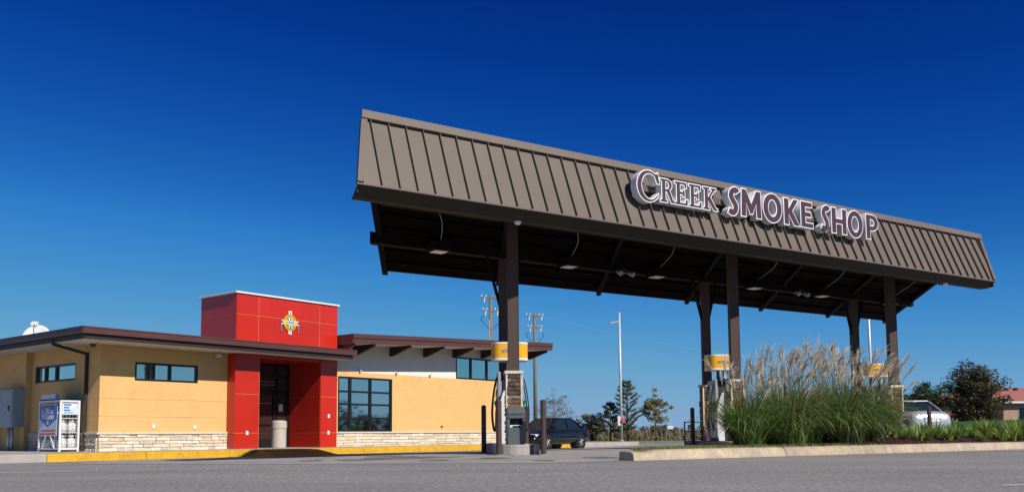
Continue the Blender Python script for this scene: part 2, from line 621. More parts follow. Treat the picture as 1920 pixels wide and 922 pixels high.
# seams in the concrete: dark sealed joints
for i in range(7):
    a0 = cw(-6 + 5.0 * i, 0.5)
    a1 = cw(-6 + 5.0 * i, 15)
    w = CU * 0.012
    sheet('slab_joint', [(a0.x - w.x, a0.y - w.y), (a0.x + w.x, a0.y + w.y), (a1.x + w.x, a1.y + w.y), (a1.x - w.x, a1.y - w.y)], 0.008, 'dark_brown')
# drip stain between the pump and the shop
st = []
for i in range(26):
    t = 2 * math.pi * i / 26
    r = 1 + 0.28 * math.sin(3 * t + 1) + 0.15 * math.sin(7 * t)
    st.append((-2.6 + 0.95 * r * math.cos(t) + 0.5 * r * math.sin(t), 20.6 + 1.7 * r * math.sin(t)))
sheet('oil_stain', st, 0.009, 'oil_stain')
rr = random.Random(31)
for cx_, cy_, r0_ in ((-1.6, 18.6, 0.28), (1.9, 19.6, 0.35), (-4.2, 19.0, 0.22), (0.6, 17.7, 0.2), (-0.4, 19.9, 0.3), (3.4, 24.0, 0.4), (-3.2, 23.0, 0.4)):
    sheet('oil_stain', [(cx_ + r0_ * (1 + 0.35 * rr.random()) * math.cos(i * 0.45), cy_ + r0_ * (1.6 + 0.6 * rr.random()) * math.sin(i * 0.45)) for i in range(14)], 0.0085 + 0.0001 * cx_, 'oil_stain')
# painted line across the asphalt
sheet('painted_line', [(-12.5, 12.30), (-5.33, 14.08), (-5.31, 14.20), (-12.5, 12.42)], 0.005, 'paint_white')
sheet('painted_line', [(-8.6, 13.62), (-6.6, 13.86), (-6.6, 13.98), (-8.6, 13.70)], 0.005, 'paint_white')
sheet('painted_line', [(4.45, 8.40), (7.5, 8.62), (7.5, 8.78), (4.62, 8.56)], 0.005, 'paint_white')
rr = random.Random(21)
q = MB()
for _ in range(110):
    x, y = rr.uniform(-7, 4), rr.gauss(15.4, 1.3)
    r_ = rr.uniform(0.004, 0.012)
    z_ = gz(x, y)
    q.add([(x - r_, y, z_), (x, y - r_, z_), (x + r_ * 1.2, y, z_), (x, y + r_, z_), (x, y, z_ + r_ * 1.1)], [(0, 1, 4), (1, 2, 4), (2, 3, 4), (3, 0, 4)])
o = q.build('loose_gravel', 'walk')
o['kind'] = 'stuff'
tag(o, 'pale loose gravel scattered on the asphalt', 'gravel')
# beyond the forecourt: service drive, verge
sheet('drive', [(3, 47), (12, 51.5), (30, 47), (70, 50), (70, 66), (14, 66), (6.5, 70), (-2, 72), (-6, 60)], 0.008, 'asphalt')
sheet('verge', [(-10, 75), (5.6, 72.5), (14, 68.5), (30, 66), (80, 66), (80, 105), (-10, 105)], 0.012, 'verge')
k = MB()
pth = [(-10, 75), (5.6, 72.3), (14, 68.2), (30, 65.7), (80, 65.7)]
for (x0, y0), (x1, y1) in zip(pth, pth[1:]):
    k.prism([(x0, y0 - 1.4, -0.15), (x1, y1 - 1.4, -0.15), (x1, y1, -0.15), (x0, y0, -0.15)], (0, 0, 0.10))
struct(k.build('far_kerb', 'kerb_stone'))

# sidewalk and painted kerb before the shop
KZ = 0.075
m = MB()
m.prism([bw(-9, 2.86, -0.4), bw(30, 2.86, -0.4), bw(30, -0.6, -0.4), bw(-9, -14, -0.4)], (0, 0, KZ + 0.4))
sw = struct(m.build('sidewalk', 'walk'))
KP = [(3.02, -0.45), (3.00, KZ - 0.03), (2.97, KZ - 0.008), (2.93, KZ + 0.004), (2.84, KZ + 0.004), (2.84, -0.45)]


def bkerb(t0, t1, mt, name):
    q = MB()
    q.prism([bw(t0, d, z) for d, z in KP], BU * (t1 - t0))
    return q.build(name, mt, kerb, bevel=0.006)


kerb = struct(bpy.data.objects.new('shop_kerb', None))
C.objects.link(kerb)
for i in range(3):
    bkerb(-9 + 2.0 * i, -9 + 2.0 * i + 1.985, 'walk', 'kerb_stone')
tt, YEND = -3.0, 22.0
while tt < 27:
    bkerb(tt, tt + 2.985, 'kerb_yellow' if tt < YEND else 'walk', 'kerb_stone')
    tt += 3.0
m = MB()                                                     # built-up ramp with flared sides at the door
t0, t1, zb = 4.2, 6.6, -0.19
A = [bw(t0, 3.02, KZ), bw(t1, 3.02, KZ), bw(t1 + 0.25, 4.3, zb), bw(t0 - 0.25, 4.3, zb), bw(t0 - 0.75, 3.02, zb), bw(t1 + 0.75, 3.02, zb)]
m.add(A, [(3, 2, 1, 0), (4, 3, 0), (2, 5, 1), (0, 1, 5, 4), (4, 5, 2, 3)])
m.build('kerb_ramp', 'kerb_yellow', kerb)

# ---- planting island along the road: kerb stones, turf, mulch
IK = Vector((2.28, 17.10, 0))                                # left nose of the kerb
ID = Vector((14.08 - 2.28, 25.12 - 17.10, 0)).normalized()
IN = Vector((-ID.y, ID.x, 0))                                # towards the canopy


def iw(s, d, z=0.0):
    return IK + ID * s + IN * d + Vector((0, 0, z))


ik = struct(bpy.data.objects.new('island_kerb', None))
C.objects.link(ik)
PR = [(0.0, -0.1), (0.015, 0.05), (0.05, 0.145), (0.10, 0.185), (0.16, 0.20), (0.42, 0.20), (0.46, 0.185), (0.47, -0.1)]
s = 0.0
lens_ = [4.35, 3.6, 3.05, 4.2, 3.05, 3.05, 3.05, 3.05, 3.05, 3.05]
for li, ln in enumerate(lens_):
    q = MB()
    rows = 10
    vs, fs = [], []
    n = len(PR)
    for r_ in range(rows + 1):
        f = r_ / rows
        ss = s + 0.012 + (ln - 0.024) * f
        e = min(f, 1 - f) * ln
        for (d, z) in PR:
            j = 0.006 * random.uniform(-1, 1)
            jj = 0.02 * random.uniform(-1, 1) if e < 0.05 else 0
            drop = (-0.05 if (li == 0 and r_ == 1 and z > 0.1) else 0) + (-0.02 if (li == 0 and r_ == 0 and z > 0.15) else 0)
            vs.append(iw(ss + jj, d + j, z + j + drop))
    for r_ in range(rows):
        for c in range(n):
            fs.append((r_ * n + c, (r_ + 1) * n + c, (r_ + 1) * n + (c + 1) % n, r_ * n + (c + 1) % n))
    fs += [tuple(range(n)), tuple(range(rows * n + n - 1, rows * n - 1, -1))]
    q.add(vs, fs)
    q.build('kerb_stone', 'kerb_stone', ik, smooth=False, bevel=0.01)
    s += ln


def bed_z(s_, d_):
    """the bed is mounded behind its kerb, low at the nose"""
    f = min(1, max(0, (s_ - 6.0) / 4.0))
    g_ = min(1, max(0, (d_ - 0.42) / 1.3))
    return 0.185 + f * 0.15 * g_ * (2 - g_)


q = MB()
ss_ = [0.35, 1.0, 1.8, 3.0, 4.5, 6.0, 7.0, 8.0, 9.0, 10.0, 11.5, 14, 18, 24, 30, 36]
vs, fs = [], []
for s_ in ss_:
    dm = 0.45 + (0.85 * (s_ - 0.35) / 1.45 if s_ < 1.8 else (0.8 + 0.95 * (s_ - 1.8) / 2.7 if s_ < 4.5 else 1.75 + 0.8 * min(1, (s_ - 4.5) / 7)))
    for j in range(7):
        d_ = 0.40 + (dm - 0.40) * j / 6
        vs.append(iw(s_, d_, bed_z(s_, d_)))
for i in range(len(ss_) - 1):
    for j in range(6):
        fs.append((i * 7 + j, (i + 1) * 7 + j, (i + 1) * 7 + j + 1, i * 7 + j + 1))
q.add(vs, fs)
struct(q.build('planting_bed', 'mulch'))
q = MB()
q.prism([iw(0.36, 0.42, 0.1), iw(1.8, 1.24, 0.1), iw(4.5, 2.18, 0.1), iw(7.6, 2.5, 0.1), iw(8.6, 0.48, 0.1)], (0, 0, 0.092))
struct(q.build('turf', 'turf'))
# back kerb of the bed
for p0, p1 in ((iw(0.35, 0.40), iw(1.8, 1.25)), (iw(1.8, 1.25), iw(4.5, 2.2)), (iw(4.5, 2.2), iw(11.5, 3.0)), (iw(11.5, 3.0), iw(24, 3.0)), (iw(24, 3.0), iw(36, 3.0))):
    q = MB()
    o_ = IN * 0.16
    q.prism([p0 + Vector((0, 0, -0.1)), p1 + Vector((0, 0, -0.1)), p1 + o_ + Vector((0, 0, -0.1)), p0 + o_ + Vector((0, 0, -0.1))], (0, 0, 0.25))
    q.build('kerb_stone', 'kerb_stone', ik, bevel=0.02)

# ================================================================== THE SHOP
shop = thing('shop_building', 'low stucco shop with red entrance tower and brown overhanging roofs', 'building', (BX, BY, 0), BTH)


class BB(MB):
    """boxes in facade coordinates: t along, d outward, z up"""

    def bx(s, t0, t1, d0, d1, z0, z1):
        return s.box(t0, t1, -d1, -d0, z0, z1)


def bands(t0, t1, d0, d1, zs, holes, mt, name, parent, gap=0.007, swap=False):
    """wall of stucco bands between control joints, with openings left free"""
    q = BB()
    back = BB()
    for z0, z1 in zip(zs, zs[1:]):
        zc = sorted({z0, z1} | {h for H in holes for h in H[2:] if z0 < h < z1})
        tc = sorted({t0, t1} | {h for H in holes for h in H[:2] if t0 < h < t1})
        for a, b in zip(zc, zc[1:]):
            run = None
            cells = []
            for c, d in zip(tc, tc[1:]):
                hole = any(H[0] - 1e-6 <= c and d <= H[1] + 1e-6 and H[2] - 1e-6 <= a and b <= H[3] + 1e-6 for H in holes)
                if hole:
                    run = None
                    continue
                if run is None:
                    run = [c, d]
                    cells.append(run)
                else:
                    run[1] = d
            a2 = a + (gap if a == z0 and z0 != zs[0] else 0)
            for c, d in cells:
                if swap:
                    q.bx(d0, d1, -d, -c, a2, b)
                else:
                    q.bx(c, d, d0, d1, a2, b)
                if a2 != a:
                    if swap:
                        back.bx(d0 + 0.02, d1 - 0.01, -d, -c, a, a2)
                    else:
                        back.bx(c, d, d0, d1 - 0.015, a, a2)
    w = q.build(name, mt, parent)
    if back.v:
        back.build('control_joint', mt, w)
    return w


Z0 = -0.35
# front wall left of the entrance, left side wall, projecting block at the back
wall_front = bands(0.0, 4.9, -0.25, 0.0, [Z0, 1.22, 1.82, 3.62], [(1.22, 3.64, 2.46, 3.10)], 'stucco', 'wall', shop)
wall_side = bands(0.25, 4.93, 0.0, 0.25, [Z0, 1.22, 1.82, 3.62], [(1.67, 4.66, 2.50, 3.10)], 'stucco', 'wall', shop, swap=True)
q = BB()
q.bx(-0.22, 0.3, -12.0, -4.93, Z0, 3.62)
q.build('wall', 'stucco', shop)
q = BB()
q.bx(0.3, 9.7, -12.0, -11.7, Z0, 3.62)
q.bx(0.3, 9.7, -4.0, -3.9, Z0, 3.6)
q.build('wall', 'stucco', shop)
# wing: yellow lower wall, white upper wall under the rising roof
RS = 0.0465


def rz_(t):
    return 4.29 + RS * (t - 9.7)


wall_wing = bands(9.7, 21.3, -0.25, 0.0, [Z0, 3.24], [(10.25, 13.40, 0.68, 3.03)], 'stucco', 'wall', shop)
q = MB()


def wprism(q, poly, d0, d1):
    q.prism([(t, -d1, z) for t, z in poly], (0, d1 - d0, 0))


wprism(q, [(9.7, 3.24), (17.67, 3.24), (17.67, rz_(17.67)), (9.7, rz_(9.7))], -0.25, -0.003)
wprism(q, [(17.67, 4.31), (21.24, 4.31), (21.24, rz_(21.24)), (17.67, rz_(17.67))], -0.25, -0.003)
wprism(q, [(21.24, 3.24), (21.3, 3.24), (21.3, rz_(21.3)), (21.24, rz_(21.24))], -0.25, -0.003)
q.build('upper_wall', 'stucco_white', shop)
q = BB()
q.bx(21.05, 21.3, -9.0, -0.25, Z0, 4.3)
q.bx(9.7, 21.05, -9.0, -8.75, Z0, 4.3)
q.build('wall', 'stucco', shop)
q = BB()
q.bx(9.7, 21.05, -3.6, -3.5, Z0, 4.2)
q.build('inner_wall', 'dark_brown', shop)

# ledge-stone wainscot: every stone its own piece
stone_meshes = []
for i in range(6):
    rr = random.Random(i)
    bm = bmesh.new()
    bmesh.ops.create_cube(bm, size=1)
    bmesh.ops.subdivide_edges(bm, edges=bm.edges[:], cuts=1, use_grid_fill=True)
    for v in bm.verts:
        if v.co.y < -0.4:
            v.co.y += rr.uniform(-0.12, 0.25)
            v.co.x *= 0.985
            v.co.z *= 0.94
    me = bpy.data.meshes.new('stone')
    bm.to_mesh(me)
    bm.free()
    stone_meshes.append(me)


def stone(parent, loc, size, mt, rz=0.0):
    me = random.choice(stone_meshes)
    o = bpy.data.objects.new('stone', me)
    C.objects.link(o)
    o.parent = parent
    o.location = loc
    o.scale = size
    o.rotation_euler = (0, 0, rz)
    if not me.materials:
        me.materials.append(MATS['mortar'])
    o.material_slots[0].link = 'OBJECT'
    o.material_slots[0].material = MATS[mt]
    return o


def stone_run(parent, a, b, z0, z1, courses, mt, face='front', off=0.0, lmin=0.26, lmax=0.66, depth=0.07):
    hs_ = [random.uniform(0.8, 1.2) for _ in range(courses)]
    sc_ = (z1 - z0) / sum(hs_)
    z = z0
    for h in hs_:
        h *= sc_
        x = a
        while x < b - 0.01:
            l = random.uniform(lmin, lmax)
            if b - x - l < lmin * 0.7:
                l = b - x
            dd = depth + random.uniform(-0.015, 0.02)
            if face == 'front':
                stone(parent, (x + l / 2, -off - dd / 2 + 0.02, z + h / 2), (l - 0.012, dd, h - 0.011), mt)
            else:
                stone(parent, (-off - dd / 2 + 0.02, x + l / 2, z + h / 2), (l - 0.012, dd, h - 0.011), mt, -math.pi / 2)
            x += l
        z += h


stone_run(wall_front, 0.0, 4.9, 0.06, 0.625, 5, 'ledge_light')
stone_run(wall_wing, 10.0, 21.3, 0.0, 0.625, 5, 'ledge_light', lmin=0.34, lmax=0.75)
stone_run(wall_side, 0.06, 1.2, 0.06, 0.625, 5, 'ledge_light', 'side')
stone_run(wall_side, 3.9, 4.9, 0.06, 0.625, 5, 'ledge_light', 'side')
for w, (t0, t1, d0, d1) in ((wall_front, (-0.09, 4.9, -0.02, 0.09)), (wall_wing, (9.78, 21.36, -0.02, 0.09)), (wall_side, (-0.09, 0.02, -1.2, -0.021)), (wall_side, (-0.09, 0.02, -4.9, -3.9))):
    q = BB()
    q.bx(t0, t1, d0, d1, 0.628, 0.70)
    q.build('stone_cap', 'limestone', w, bevel=0.01)


def window(parent, ts, zs, d=-0.04, fr=0.07, axis='front', depth=0.12, pm='pane'):
    """ts, zs: edges of the lights; bars along each edge, one pane object per light"""
    ww = thing_part('window', parent)
    q = BB()

    def bar(a0, a1, z0, z1, dd=0.0):
        if axis == 'front':
            q.bx(a0, a1, d - depth, d + 0.03 - dd, z0, z1)
        else:
            q.bx(-d - 0.03 + dd, -d + depth, -a1, -a0, z0, z1)
    for i, t in enumerate(ts):
        f = fr if i in (0, len(ts) - 1) else fr * 1.25
        bar(t - f / 2 + (f / 2 if i == 0 else 0) - (f / 2 if i == len(ts) - 1 else 0), t + f / 2 + (f / 2 if i == 0 else 0) - (f / 2 if i == len(ts) - 1 else 0), zs[0], zs[-1])
    for i, z in enumerate(zs):
        e = fr / 2
        sh = e if i == 0 else (-e if i == len(zs) - 1 else 0)
        bar(ts[0], ts[-1], z - e + sh, z + e + sh, 0.004)
    q.build('frame', 'frame_dark', ww)
    for a0, a1 in zip(ts, ts[1:]):
        for z0, z1 in zip(zs, zs[1:]):
            p = BB()
            if axis == 'front':
                p.bx(a0 + 0.01, a1 - 0.01, d - 0.05, d - 0.03, z0 + 0.01, z1 - 0.01)
            else:
                p.bx(-d + 0.03, -d + 0.05, -a1 + 0.01, -a0 - 0.01, z0 + 0.01, z1 - 0.01)
            o = p.build('pane', pm, ww)
    return ww


def thing_part(name, parent):
    o = bpy.data.objects.new(name, None)
    o.empty_display_size = 0.1
    C.objects.link(o)
    o.parent = parent
    return o


window(shop, [1.22, 1.93, 2.55, 3.64], [2.46, 3.10])
window(shop, [1.67, 3.15, 3.95, 4.66], [2.50, 3.10], axis='side')
window(shop, [10.25, 10.96, 12.12, 13.40], [0.68, 1.27, 1.86, 2.40, 3.03], fr=0.08)
window(shop, [17.67, 18.80, 20.03, 21.24], [3.245, 4.31], d=-0.02)

# entrance: red panel pilasters, recess, tower
PD = 0.5
core = BB()
core.bx(4.882, 5.956, -1.5, PD - 0.012, Z0, 3.62)
core.bx(8.914, 9.766, -1.5, PD - 0.012, Z0, 3.62)
core.bx(4.892, 9.758, -1.82, PD - 0.012, 3.64, 5.86)
ent = core.build('entrance_tower', 'gold_joint', shop)


def panel(a0, a1, z0, z1, face, at, parent=ent, g=0.009):
    p = BB()
    if face == 'front':
        p.bx(a0 + g, a1 - g, at - 0.03, at, z0 + g, z1 - g)
    elif face == 'left':                     # normal -t
        p.bx(at, at + 0.03, a0 + g, a1 - g, z0 + g, z1 - g)
    else:                                    # normal +t
        p.bx(at - 0.03, at, a0 + g, a1 - g, z0 + g, z1 - g)
    return p.build('panel', 'red_panel', parent, bevel=0.003, seg=1)


PZ = [0.02, 0.66, 2.11, 3.62]
for z0, z1 in zip(PZ, PZ[1:]):
    panel(4.87, 5.95, z0, z1, 'front', PD)
    panel(8.90, 9.78, z0, z1, 'front', PD)
    panel(0.0, PD, z0, z1, 'left', 4.87, g=0.008)
    panel(-1.48, PD - 0.031, z0, z1, 'left', 8.90)
    panel(-1.48, PD - 0.031, z0, z1, 'right', 5.97)
    panel(0.0, PD - 0.031, z0, z1, 'right', 9.78, g=0.006)
TZ = [3.90, 5.10, 5.86]
for z0, z1 in zip(TZ, TZ[1:]):
    for a, b in ((4.88, 5.87), (5.87, 8.83), (8.83, 9.77)):
        panel(a, b, z0, z1, 'front', PD)
    panel(-1.83, PD - 0.031, z0, z1, 'left', 4.88)
    panel(-1.83, PD - 0.031, z0, z1, 'right', 9.77)
q = BB()
q.bx(4.80, 9.84, -1.88, PD + 0.06, 5.87, 5.94)
q.build('coping', 'coping', ent, bevel=0.01)
q = BB()
q.bx(5.9, 9.0, -1.5, PD - 0.04, 3.50, 3.60)
q.build('recess_ceiling', 'red_panel', ent)
q = BB()
q.bx(5.96, 8.9, -1.75, -1.62, Z0, 3.52)
q.build('recess_back', 'frame_dark', ent)
# glazed door with transom and sidelight
dr = thing_part('door', shop)
q = BB()
for a0, a1, z0, z1 in ((6.0, 6.10, 0.08, 3.5), (8.22, 8.32, 0.08, 3.5), (8.78, 8.89, 0.08, 3.5), (7.06, 7.16, 0.08, 3.5)):
    q.bx(a0, a1, -1.62, -1.50, z0, z1)
for z0, z1 in ((0.08, 0.16), (2.32, 2.42), (2.95, 3.01), (3.42, 3.5)):
    q.bx(6.0, 8.89, -1.62, -1.505, z0, z1)
q.build('frame', 'frame_dark', dr)
q = BB()
for a0, a1, z0, z1 in ((7.20, 7.30, 0.17, 2.30), (8.10, 8.20, 0.17, 2.30), (7.2, 8.2, 0.17, 0.42), (7.2, 8.2, 2.2, 2.30), (7.2, 8.2, 0.98, 1.04)):
    q.bx(a0, a1, -1.56, -1.492, z0, z1)
q.build('door_leaf', 'frame_dark', dr)
for a0, a1, z0, z1 in ((6.1, 7.06, 0.16, 2.32), (7.3, 8.1, 0.42, 2.2), (8.32, 8.78, 0.16, 2.32), (6.1, 7.06, 2.42, 3.42), (7.16, 8.22, 2.42, 3.42), (8.32, 8.78, 2.42, 3.42)):
    q = BB()
    q.bx(a0, a1, -1.57, -1.555, z0, z1)
    q.build('glass', 'door_glass', dr)
q = BB()
q.bx(7.26, 7.29, -1.48, -1.44, 0.9, 1.5)
q.bx(7.26, 7.29, -1.50, -1.44, 0.9, 0.93)
q.bx(7.26, 7.29, -1.50, -1.44, 1.47, 1.5)
q.build('handle', 'chrome', dr)
q = BB()
q.bx(8.42, 8.62, -1.554, -1.55, 1.55, 1.85)
q.build('notice', 'white_plastic', dr)
for z in (1.86, 2.75, 2.62):
    q = BB()
    q.bx(7.32, 8.08 if z < 2 else 8.2, -1.553, -1.549, z, z + 0.018)
    q.build('glazing_strip', 'galv', dr)

# emblem on the tower: yellow ring, white cross, feathers
em = thing_part('emblem', ent)
em.location = (7.31, -PD - 0.03, 4.96)
em.scale = (0.84, 1, 0.9)


def flat(parent, loops, depth, y, mt, name):
    o = link(name, shape_mesh(loops, depth, name), mt, parent)
    return upright(o, (0, y, 0))


def ell(cx, cy, rx, ry, n=32, a0=0.0, a1=2 * math.pi):
    return [(cx + rx * math.cos(a0 + (a1 - a0) * i / n), cy + ry * math.sin(a0 + (a1 - a0) * i / n)) for i in range(n)]


flat(em, [ell(0, 0, 0.355, 0.355)], 0.04, 0.0, 'emblem_yellow', 'ring')
flat(em, [ell(0, 0, 0.225, 0.225)], 0.012, -0.025, 'emblem_green', 'disc')
flat(em, [[(-0.23, -0.085), (0.23, -0.085), (0.23, 0.085), (-0.23, 0.085)]], 0.012, -0.034, 'white_plastic', 'cross_bar')
flat(em, [[(-0.10, -0.225), (0.10, -0.225), (0.10, 0.225), (-0.10, 0.225)]], 0.012, -0.0335, 'white_plastic', 'cross_bar')
for sgn in (1, -1):
    flat(em, [[(-0.035, sgn * 0.10), (0.005, sgn * 0.10), (0.005, sgn * 0.22), (-0.035, sgn * 0.22)]], 0.01, -0.042, 'emblem_red', 'stripe')
    flat(em, [[(0.012, sgn * 0.10), (0.035, sgn * 0.10), (0.035, sgn * 0.22), (0.012, sgn * 0.22)]], 0.01, -0.042, 'emblem_blue', 'stripe')
o = link('lettering', text_mesh('CREEK', 0.15, 0.004), 'nitro_blue', em)
upright(o, (0, -0.046, 0))
for i in range(15):                                   # lettering round the rim, too small to read: short marks
    a = math.pi * (0.16 + 0.68 * i / 14)
    for sg in (1, -1):
        x, z = 0.295 * math.cos(a), sg * 0.295 * math.sin(a)
        q = MB()
        q.box(-0.012, 0.012, -0.006, 0.006, -0.022, 0.022)
        o = q.build('rim_mark', 'dark_brown', em)
        o.location = (x, -0.024, z)
        o.rotation_euler = (0, -(a * sg) + math.pi / 2, 0)
for dx, dz, ang in ((-0.055, 0.44, 0.15), (0.055, 0.44, -0.15), (-0.055, -0.44, -0.15), (0.055, -0.44, 0.15)):
    o = link('tip', shape_mesh([ell(0, 0, 0.042, 0.09, 14)], 0.03, 'tip'), 'white_plastic', em)
    upright(o, (dx, 0, dz))
    o.rotation_euler = (math.pi / 2, ang, 0)
for sg in (-1, 1):
    for dz, ang, l in ((0.06, 0.35, 0.12), (-0.06, -0.25, 0.13)):
        o = link('tip', shape_mesh([ell(0, 0, l / 2 + 0.02, 0.035, 14)], 0.03, 'tip'), 'white_plastic', em)
        upright(o, (sg * 0.41, 0.004, dz))
        o.rotation_euler = (math.pi / 2, -sg * ang, 0)
    fx = sg * 0.50
    q = MB()
    q.prism([(fx - 0.035, -0.02, -0.06), (fx + 0.035, -0.02, -0.04), (fx + 0.038, -0.02, -0.25), (fx + 0.015, -0.02, -0.44), (fx - 0.02, -0.02, -0.42), (fx - 0.038, -0.02, -0.2)], (0, 0.02, 0))
    q.build('feather', 'feather_grey', em, bevel=0.004)
    q = MB()
    q.prism([(fx + 0.005, -0.032, -0.10), (fx + 0.045, -0.032, -0.10), (fx + 0.04, -0.032, -0.40), (fx + 0.01, -0.032, -0.40)], (0, 0.011, 0))
    q.build('feather_edge', 'nitro_blue', em)

# flat main roof: fascia in two steps, soffit
OF, OS, TR = 1.40, 1.30, 9.98
rf = thing_part('roof', shop)
q = BB()
q.bx(-OS, 4.86, -12.5, OF, 3.80, 3.985)
q.bx(4.86, 9.8, -12.5, -1.84, 3.80, 3.985)
q.bx(4.86, 9.8, PD + 0.01, OF, 3.80, 3.985)
q.bx(9.8, TR, 0.3, OF, 3.80, 3.985)
q.build('roof_deck', 'roof_top', rf)
q = BB()
q.bx(-OS - 0.03, TR + 0.03, OF, OF + 0.04, 3.78, 4.00)
q.bx(-OS - 0.04, -OS, -12.5, OF, 3.78, 4.00)
q.bx(TR, TR + 0.04, 0.02, OF, 3.78, 4.00)
q.build('fascia', 'brown_metal', rf, bevel=0.006)
q = BB()
q.bx(-OS - 0.05, TR + 0.05, OF - 0.02, OF + 0.055, 3.955, 4.005)
q.bx(-OS - 0.055, -OS - 0.0, -12.5, OF - 0.02, 3.955, 4.005)
q.build('drip_edge', 'brown_metal', rf, bevel=0.006)
q = BB()
q.bx(-OS + 0.08, TR - 0.10, OF - 0.14, OF - 0.06, 3.625, 3.79)
q.bx(-OS + 0.08, -OS + 0.14, -12.5, OF - 0.14, 3.625, 3.79)
q.bx(TR - 0.16, TR - 0.10, 0.02, OF - 0.14, 3.625, 3.79)
q.build('frieze', 'dark_brown', rf)
q = BB()
q.bx(-OS + 0.10, 5.2, 0.0, OF - 0.12, 3.62, 3.68)
q.bx(5.2, 9.0, PD + 0.0, OF - 0.12, 3.622, 3.68)
q.bx(9.0, TR - 0.12, 0.0, OF - 0.12, 3.62, 3.68)
q.bx(-OS + 0.10, 0.25, -12.4, 0.0, 3.621, 3.68)
q.build('soffit', 'soffit', rf)
for t in (0.9, 2.6, 4.3):
    q = MB()
    q.lathe([(0.09, -0.012), (0.10, 0.0), (0.10, 0.01)], 16, (t, -0.7, 3.613))
    q.build('downlight', 'lens', rf)
for k_ in (1.2, 3.6, 6.2):
    q = MB()
    q.lathe([(0.09, -0.012), (0.10, 0.0), (0.10, 0.01)], 16, (-0.65, k_, 3.613))
    q.build('downlight', 'lens', rf)
q = MB()
q.lathe([(0.025, -0.14), (0.09, -0.10), (0.115, -0.05), (0.13, -0.02), (0.13, 0.0)], 20, (-0.35, -0.15, 3.62))
q.build('camera_dome', 'black', rf, smooth=True)
q = MB()
q.lathe([(0.15, -0.03), (0.15, 0.0)], 20, (-0.35, -0.15, 3.62))
q.build('camera_base', 'white_plastic', rf)
q = BB()
q.bx(4.25, 4.42, 0.12, 0.3, 3.44, 3.56)
q.build('wall_camera', 'white_plastic', rf, bevel=0.01)
# downspout on the left side
q = MB()
dsp = thing_part('downspout', shop)
for p0, p1 in (((-1.20, 0.80, 3.76), (-1.20, 0.80, 3.56)), ((-1.20, 0.80, 3.58), (-0.07, 0.80, 3.34)), ((-0.07, 0.80, 3.38), (-0.07, 0.80, 0.14)), ((-0.07, 0.80, 0.17), (-0.18, 0.80, 0.10))):
    q.cyl(p0, p1, 0.062, 0.062, 4)
q.build('pipe', 'dark_brown', dsp)

# wing roof, rising to the right, with tapering rafters
wr = thing_part('wing_roof', shop)
WT0, WT1, WO = 9.86, 23.75, 1.35


def slab(q, t0, t1, d0, d1, b0, b1):
    q.prism([(t0, -d1, rz_(t0) + b0), (t1, -d1, rz_(t1) + b0), (t1, -d0, rz_(t1) + b0), (t0, -d0, rz_(t0) + b0)], (0, 0, b1 - b0))


q = BB()
slab(q, WT0, WT1, -9.5, WO, 0.05, 0.35)
q.build('roof_deck', 'roof_top', wr)
q = BB()
slab(q, WT0 - 0.03, WT1 + 0.03, WO, WO + 0.04, 0.0, 0.20)
slab(q, WT0 - 0.04, WT1 + 0.04, WO, WO + 0.075, 0.203, 0.385)
slab(q, WT0 - 0.04, WT0, -9.5, WO, 0.0, 0.385)
slab(q, WT1, WT1 + 0.04, -9.5, WO, 0.0, 0.385)
q.build('fascia', 'brown_metal', wr, bevel=0.005)
q = BB()
slab(q, WT0 + 0.002, WT1 - 0.002, -9.4, WO - 0.002, 0.0, 0.045)
q.build('soffit', 'soffit', wr)
for t in (10.0, 11.13, 13.28, 15.44, 17.48, 19.6, 21.55, 23.45):
    q = MB()
    zb = rz_(t) - 0.003
    q.prism([(t - 0.06, 0.02, zb), (t - 0.06, -1.26, zb), (t - 0.06, -1.26, zb - 0.10), (t - 0.06, -0.2, zb - 0.40), (t - 0.06, 0.02, zb - 0.42)], (0.12, 0, 0))
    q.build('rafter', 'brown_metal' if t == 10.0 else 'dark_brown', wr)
for t in (12.2, 14.4, 16.5, 18.6):
    q = MB()
    q.lathe([(0.09, -0.012), (0.10, 0.0), (0.10, 0.02)], 16, (t, -0.62, rz_(t) - 0.006))
    q.build('downlight', 'lens', wr)
for t in (11.45, 13.62, 15.8):
    q = BB()
    q.bx(t - 0.05, t + 0.05, 0.0, 0.10, 3.26, 3.34)
    q.build('wall_light', 'galv', shop, bevel=0.01)
# outlets and spigot on the walls
for t, z, d in ((1.95, 0.90, 0.0), (3.55, 0.88, 0.0), (5.42, 0.66, PD), (9.32, 0.66, PD), (9.33, 1.33, PD)):
    q = BB()
    q.bx(t - 0.055, t + 0.055, d, d + 0.03, z - 0.075, z + 0.075)
    q.build('outlet_cover', 'white_plastic', shop, bevel=0.006)
q = MB()
q.tube([(16.6, 0, 0.92), (16.6, -0.10, 0.92), (16.6, -0.13, 0.86)], 0.02)
q.tube([(16.54, -0.07, 0.95), (16.66, -0.07, 0.95)], 0.015)
q.build('spigot', 'dark_brown', shop)

# ---- things by the shop
t_ = bw(7.15, 0.15, KZ)
bin_ = thing('litter_bin', 'round beige litter bin standing in the shop entrance', 'bin', t_, BTH)
q = MB()
q.lathe([(0.27, 0.0), (0.28, 0.03), (0.28, 0.72), (0.275, 0.74)], 28)
q.build('body', 'beige', bin_, smooth=False, bevel=0.004)
q = MB()
q.lathe([(0.28, 0.74), (0.30, 0.76), (0.30, 0.98), (0.285, 1.04), (0.2, 1.07), (0.0, 1.075)], 28)
q.build('hood', 'beige', bin_)

# propane exchange cage on the side walk
cg = thing('propane_cage', 'white metal propane cage with blue shield poster beside the shop corner', 'cage', bw(-0.80, -1.0, KZ), BTH)
W_, D_, H_ = 0.67, 1.5, 1.70


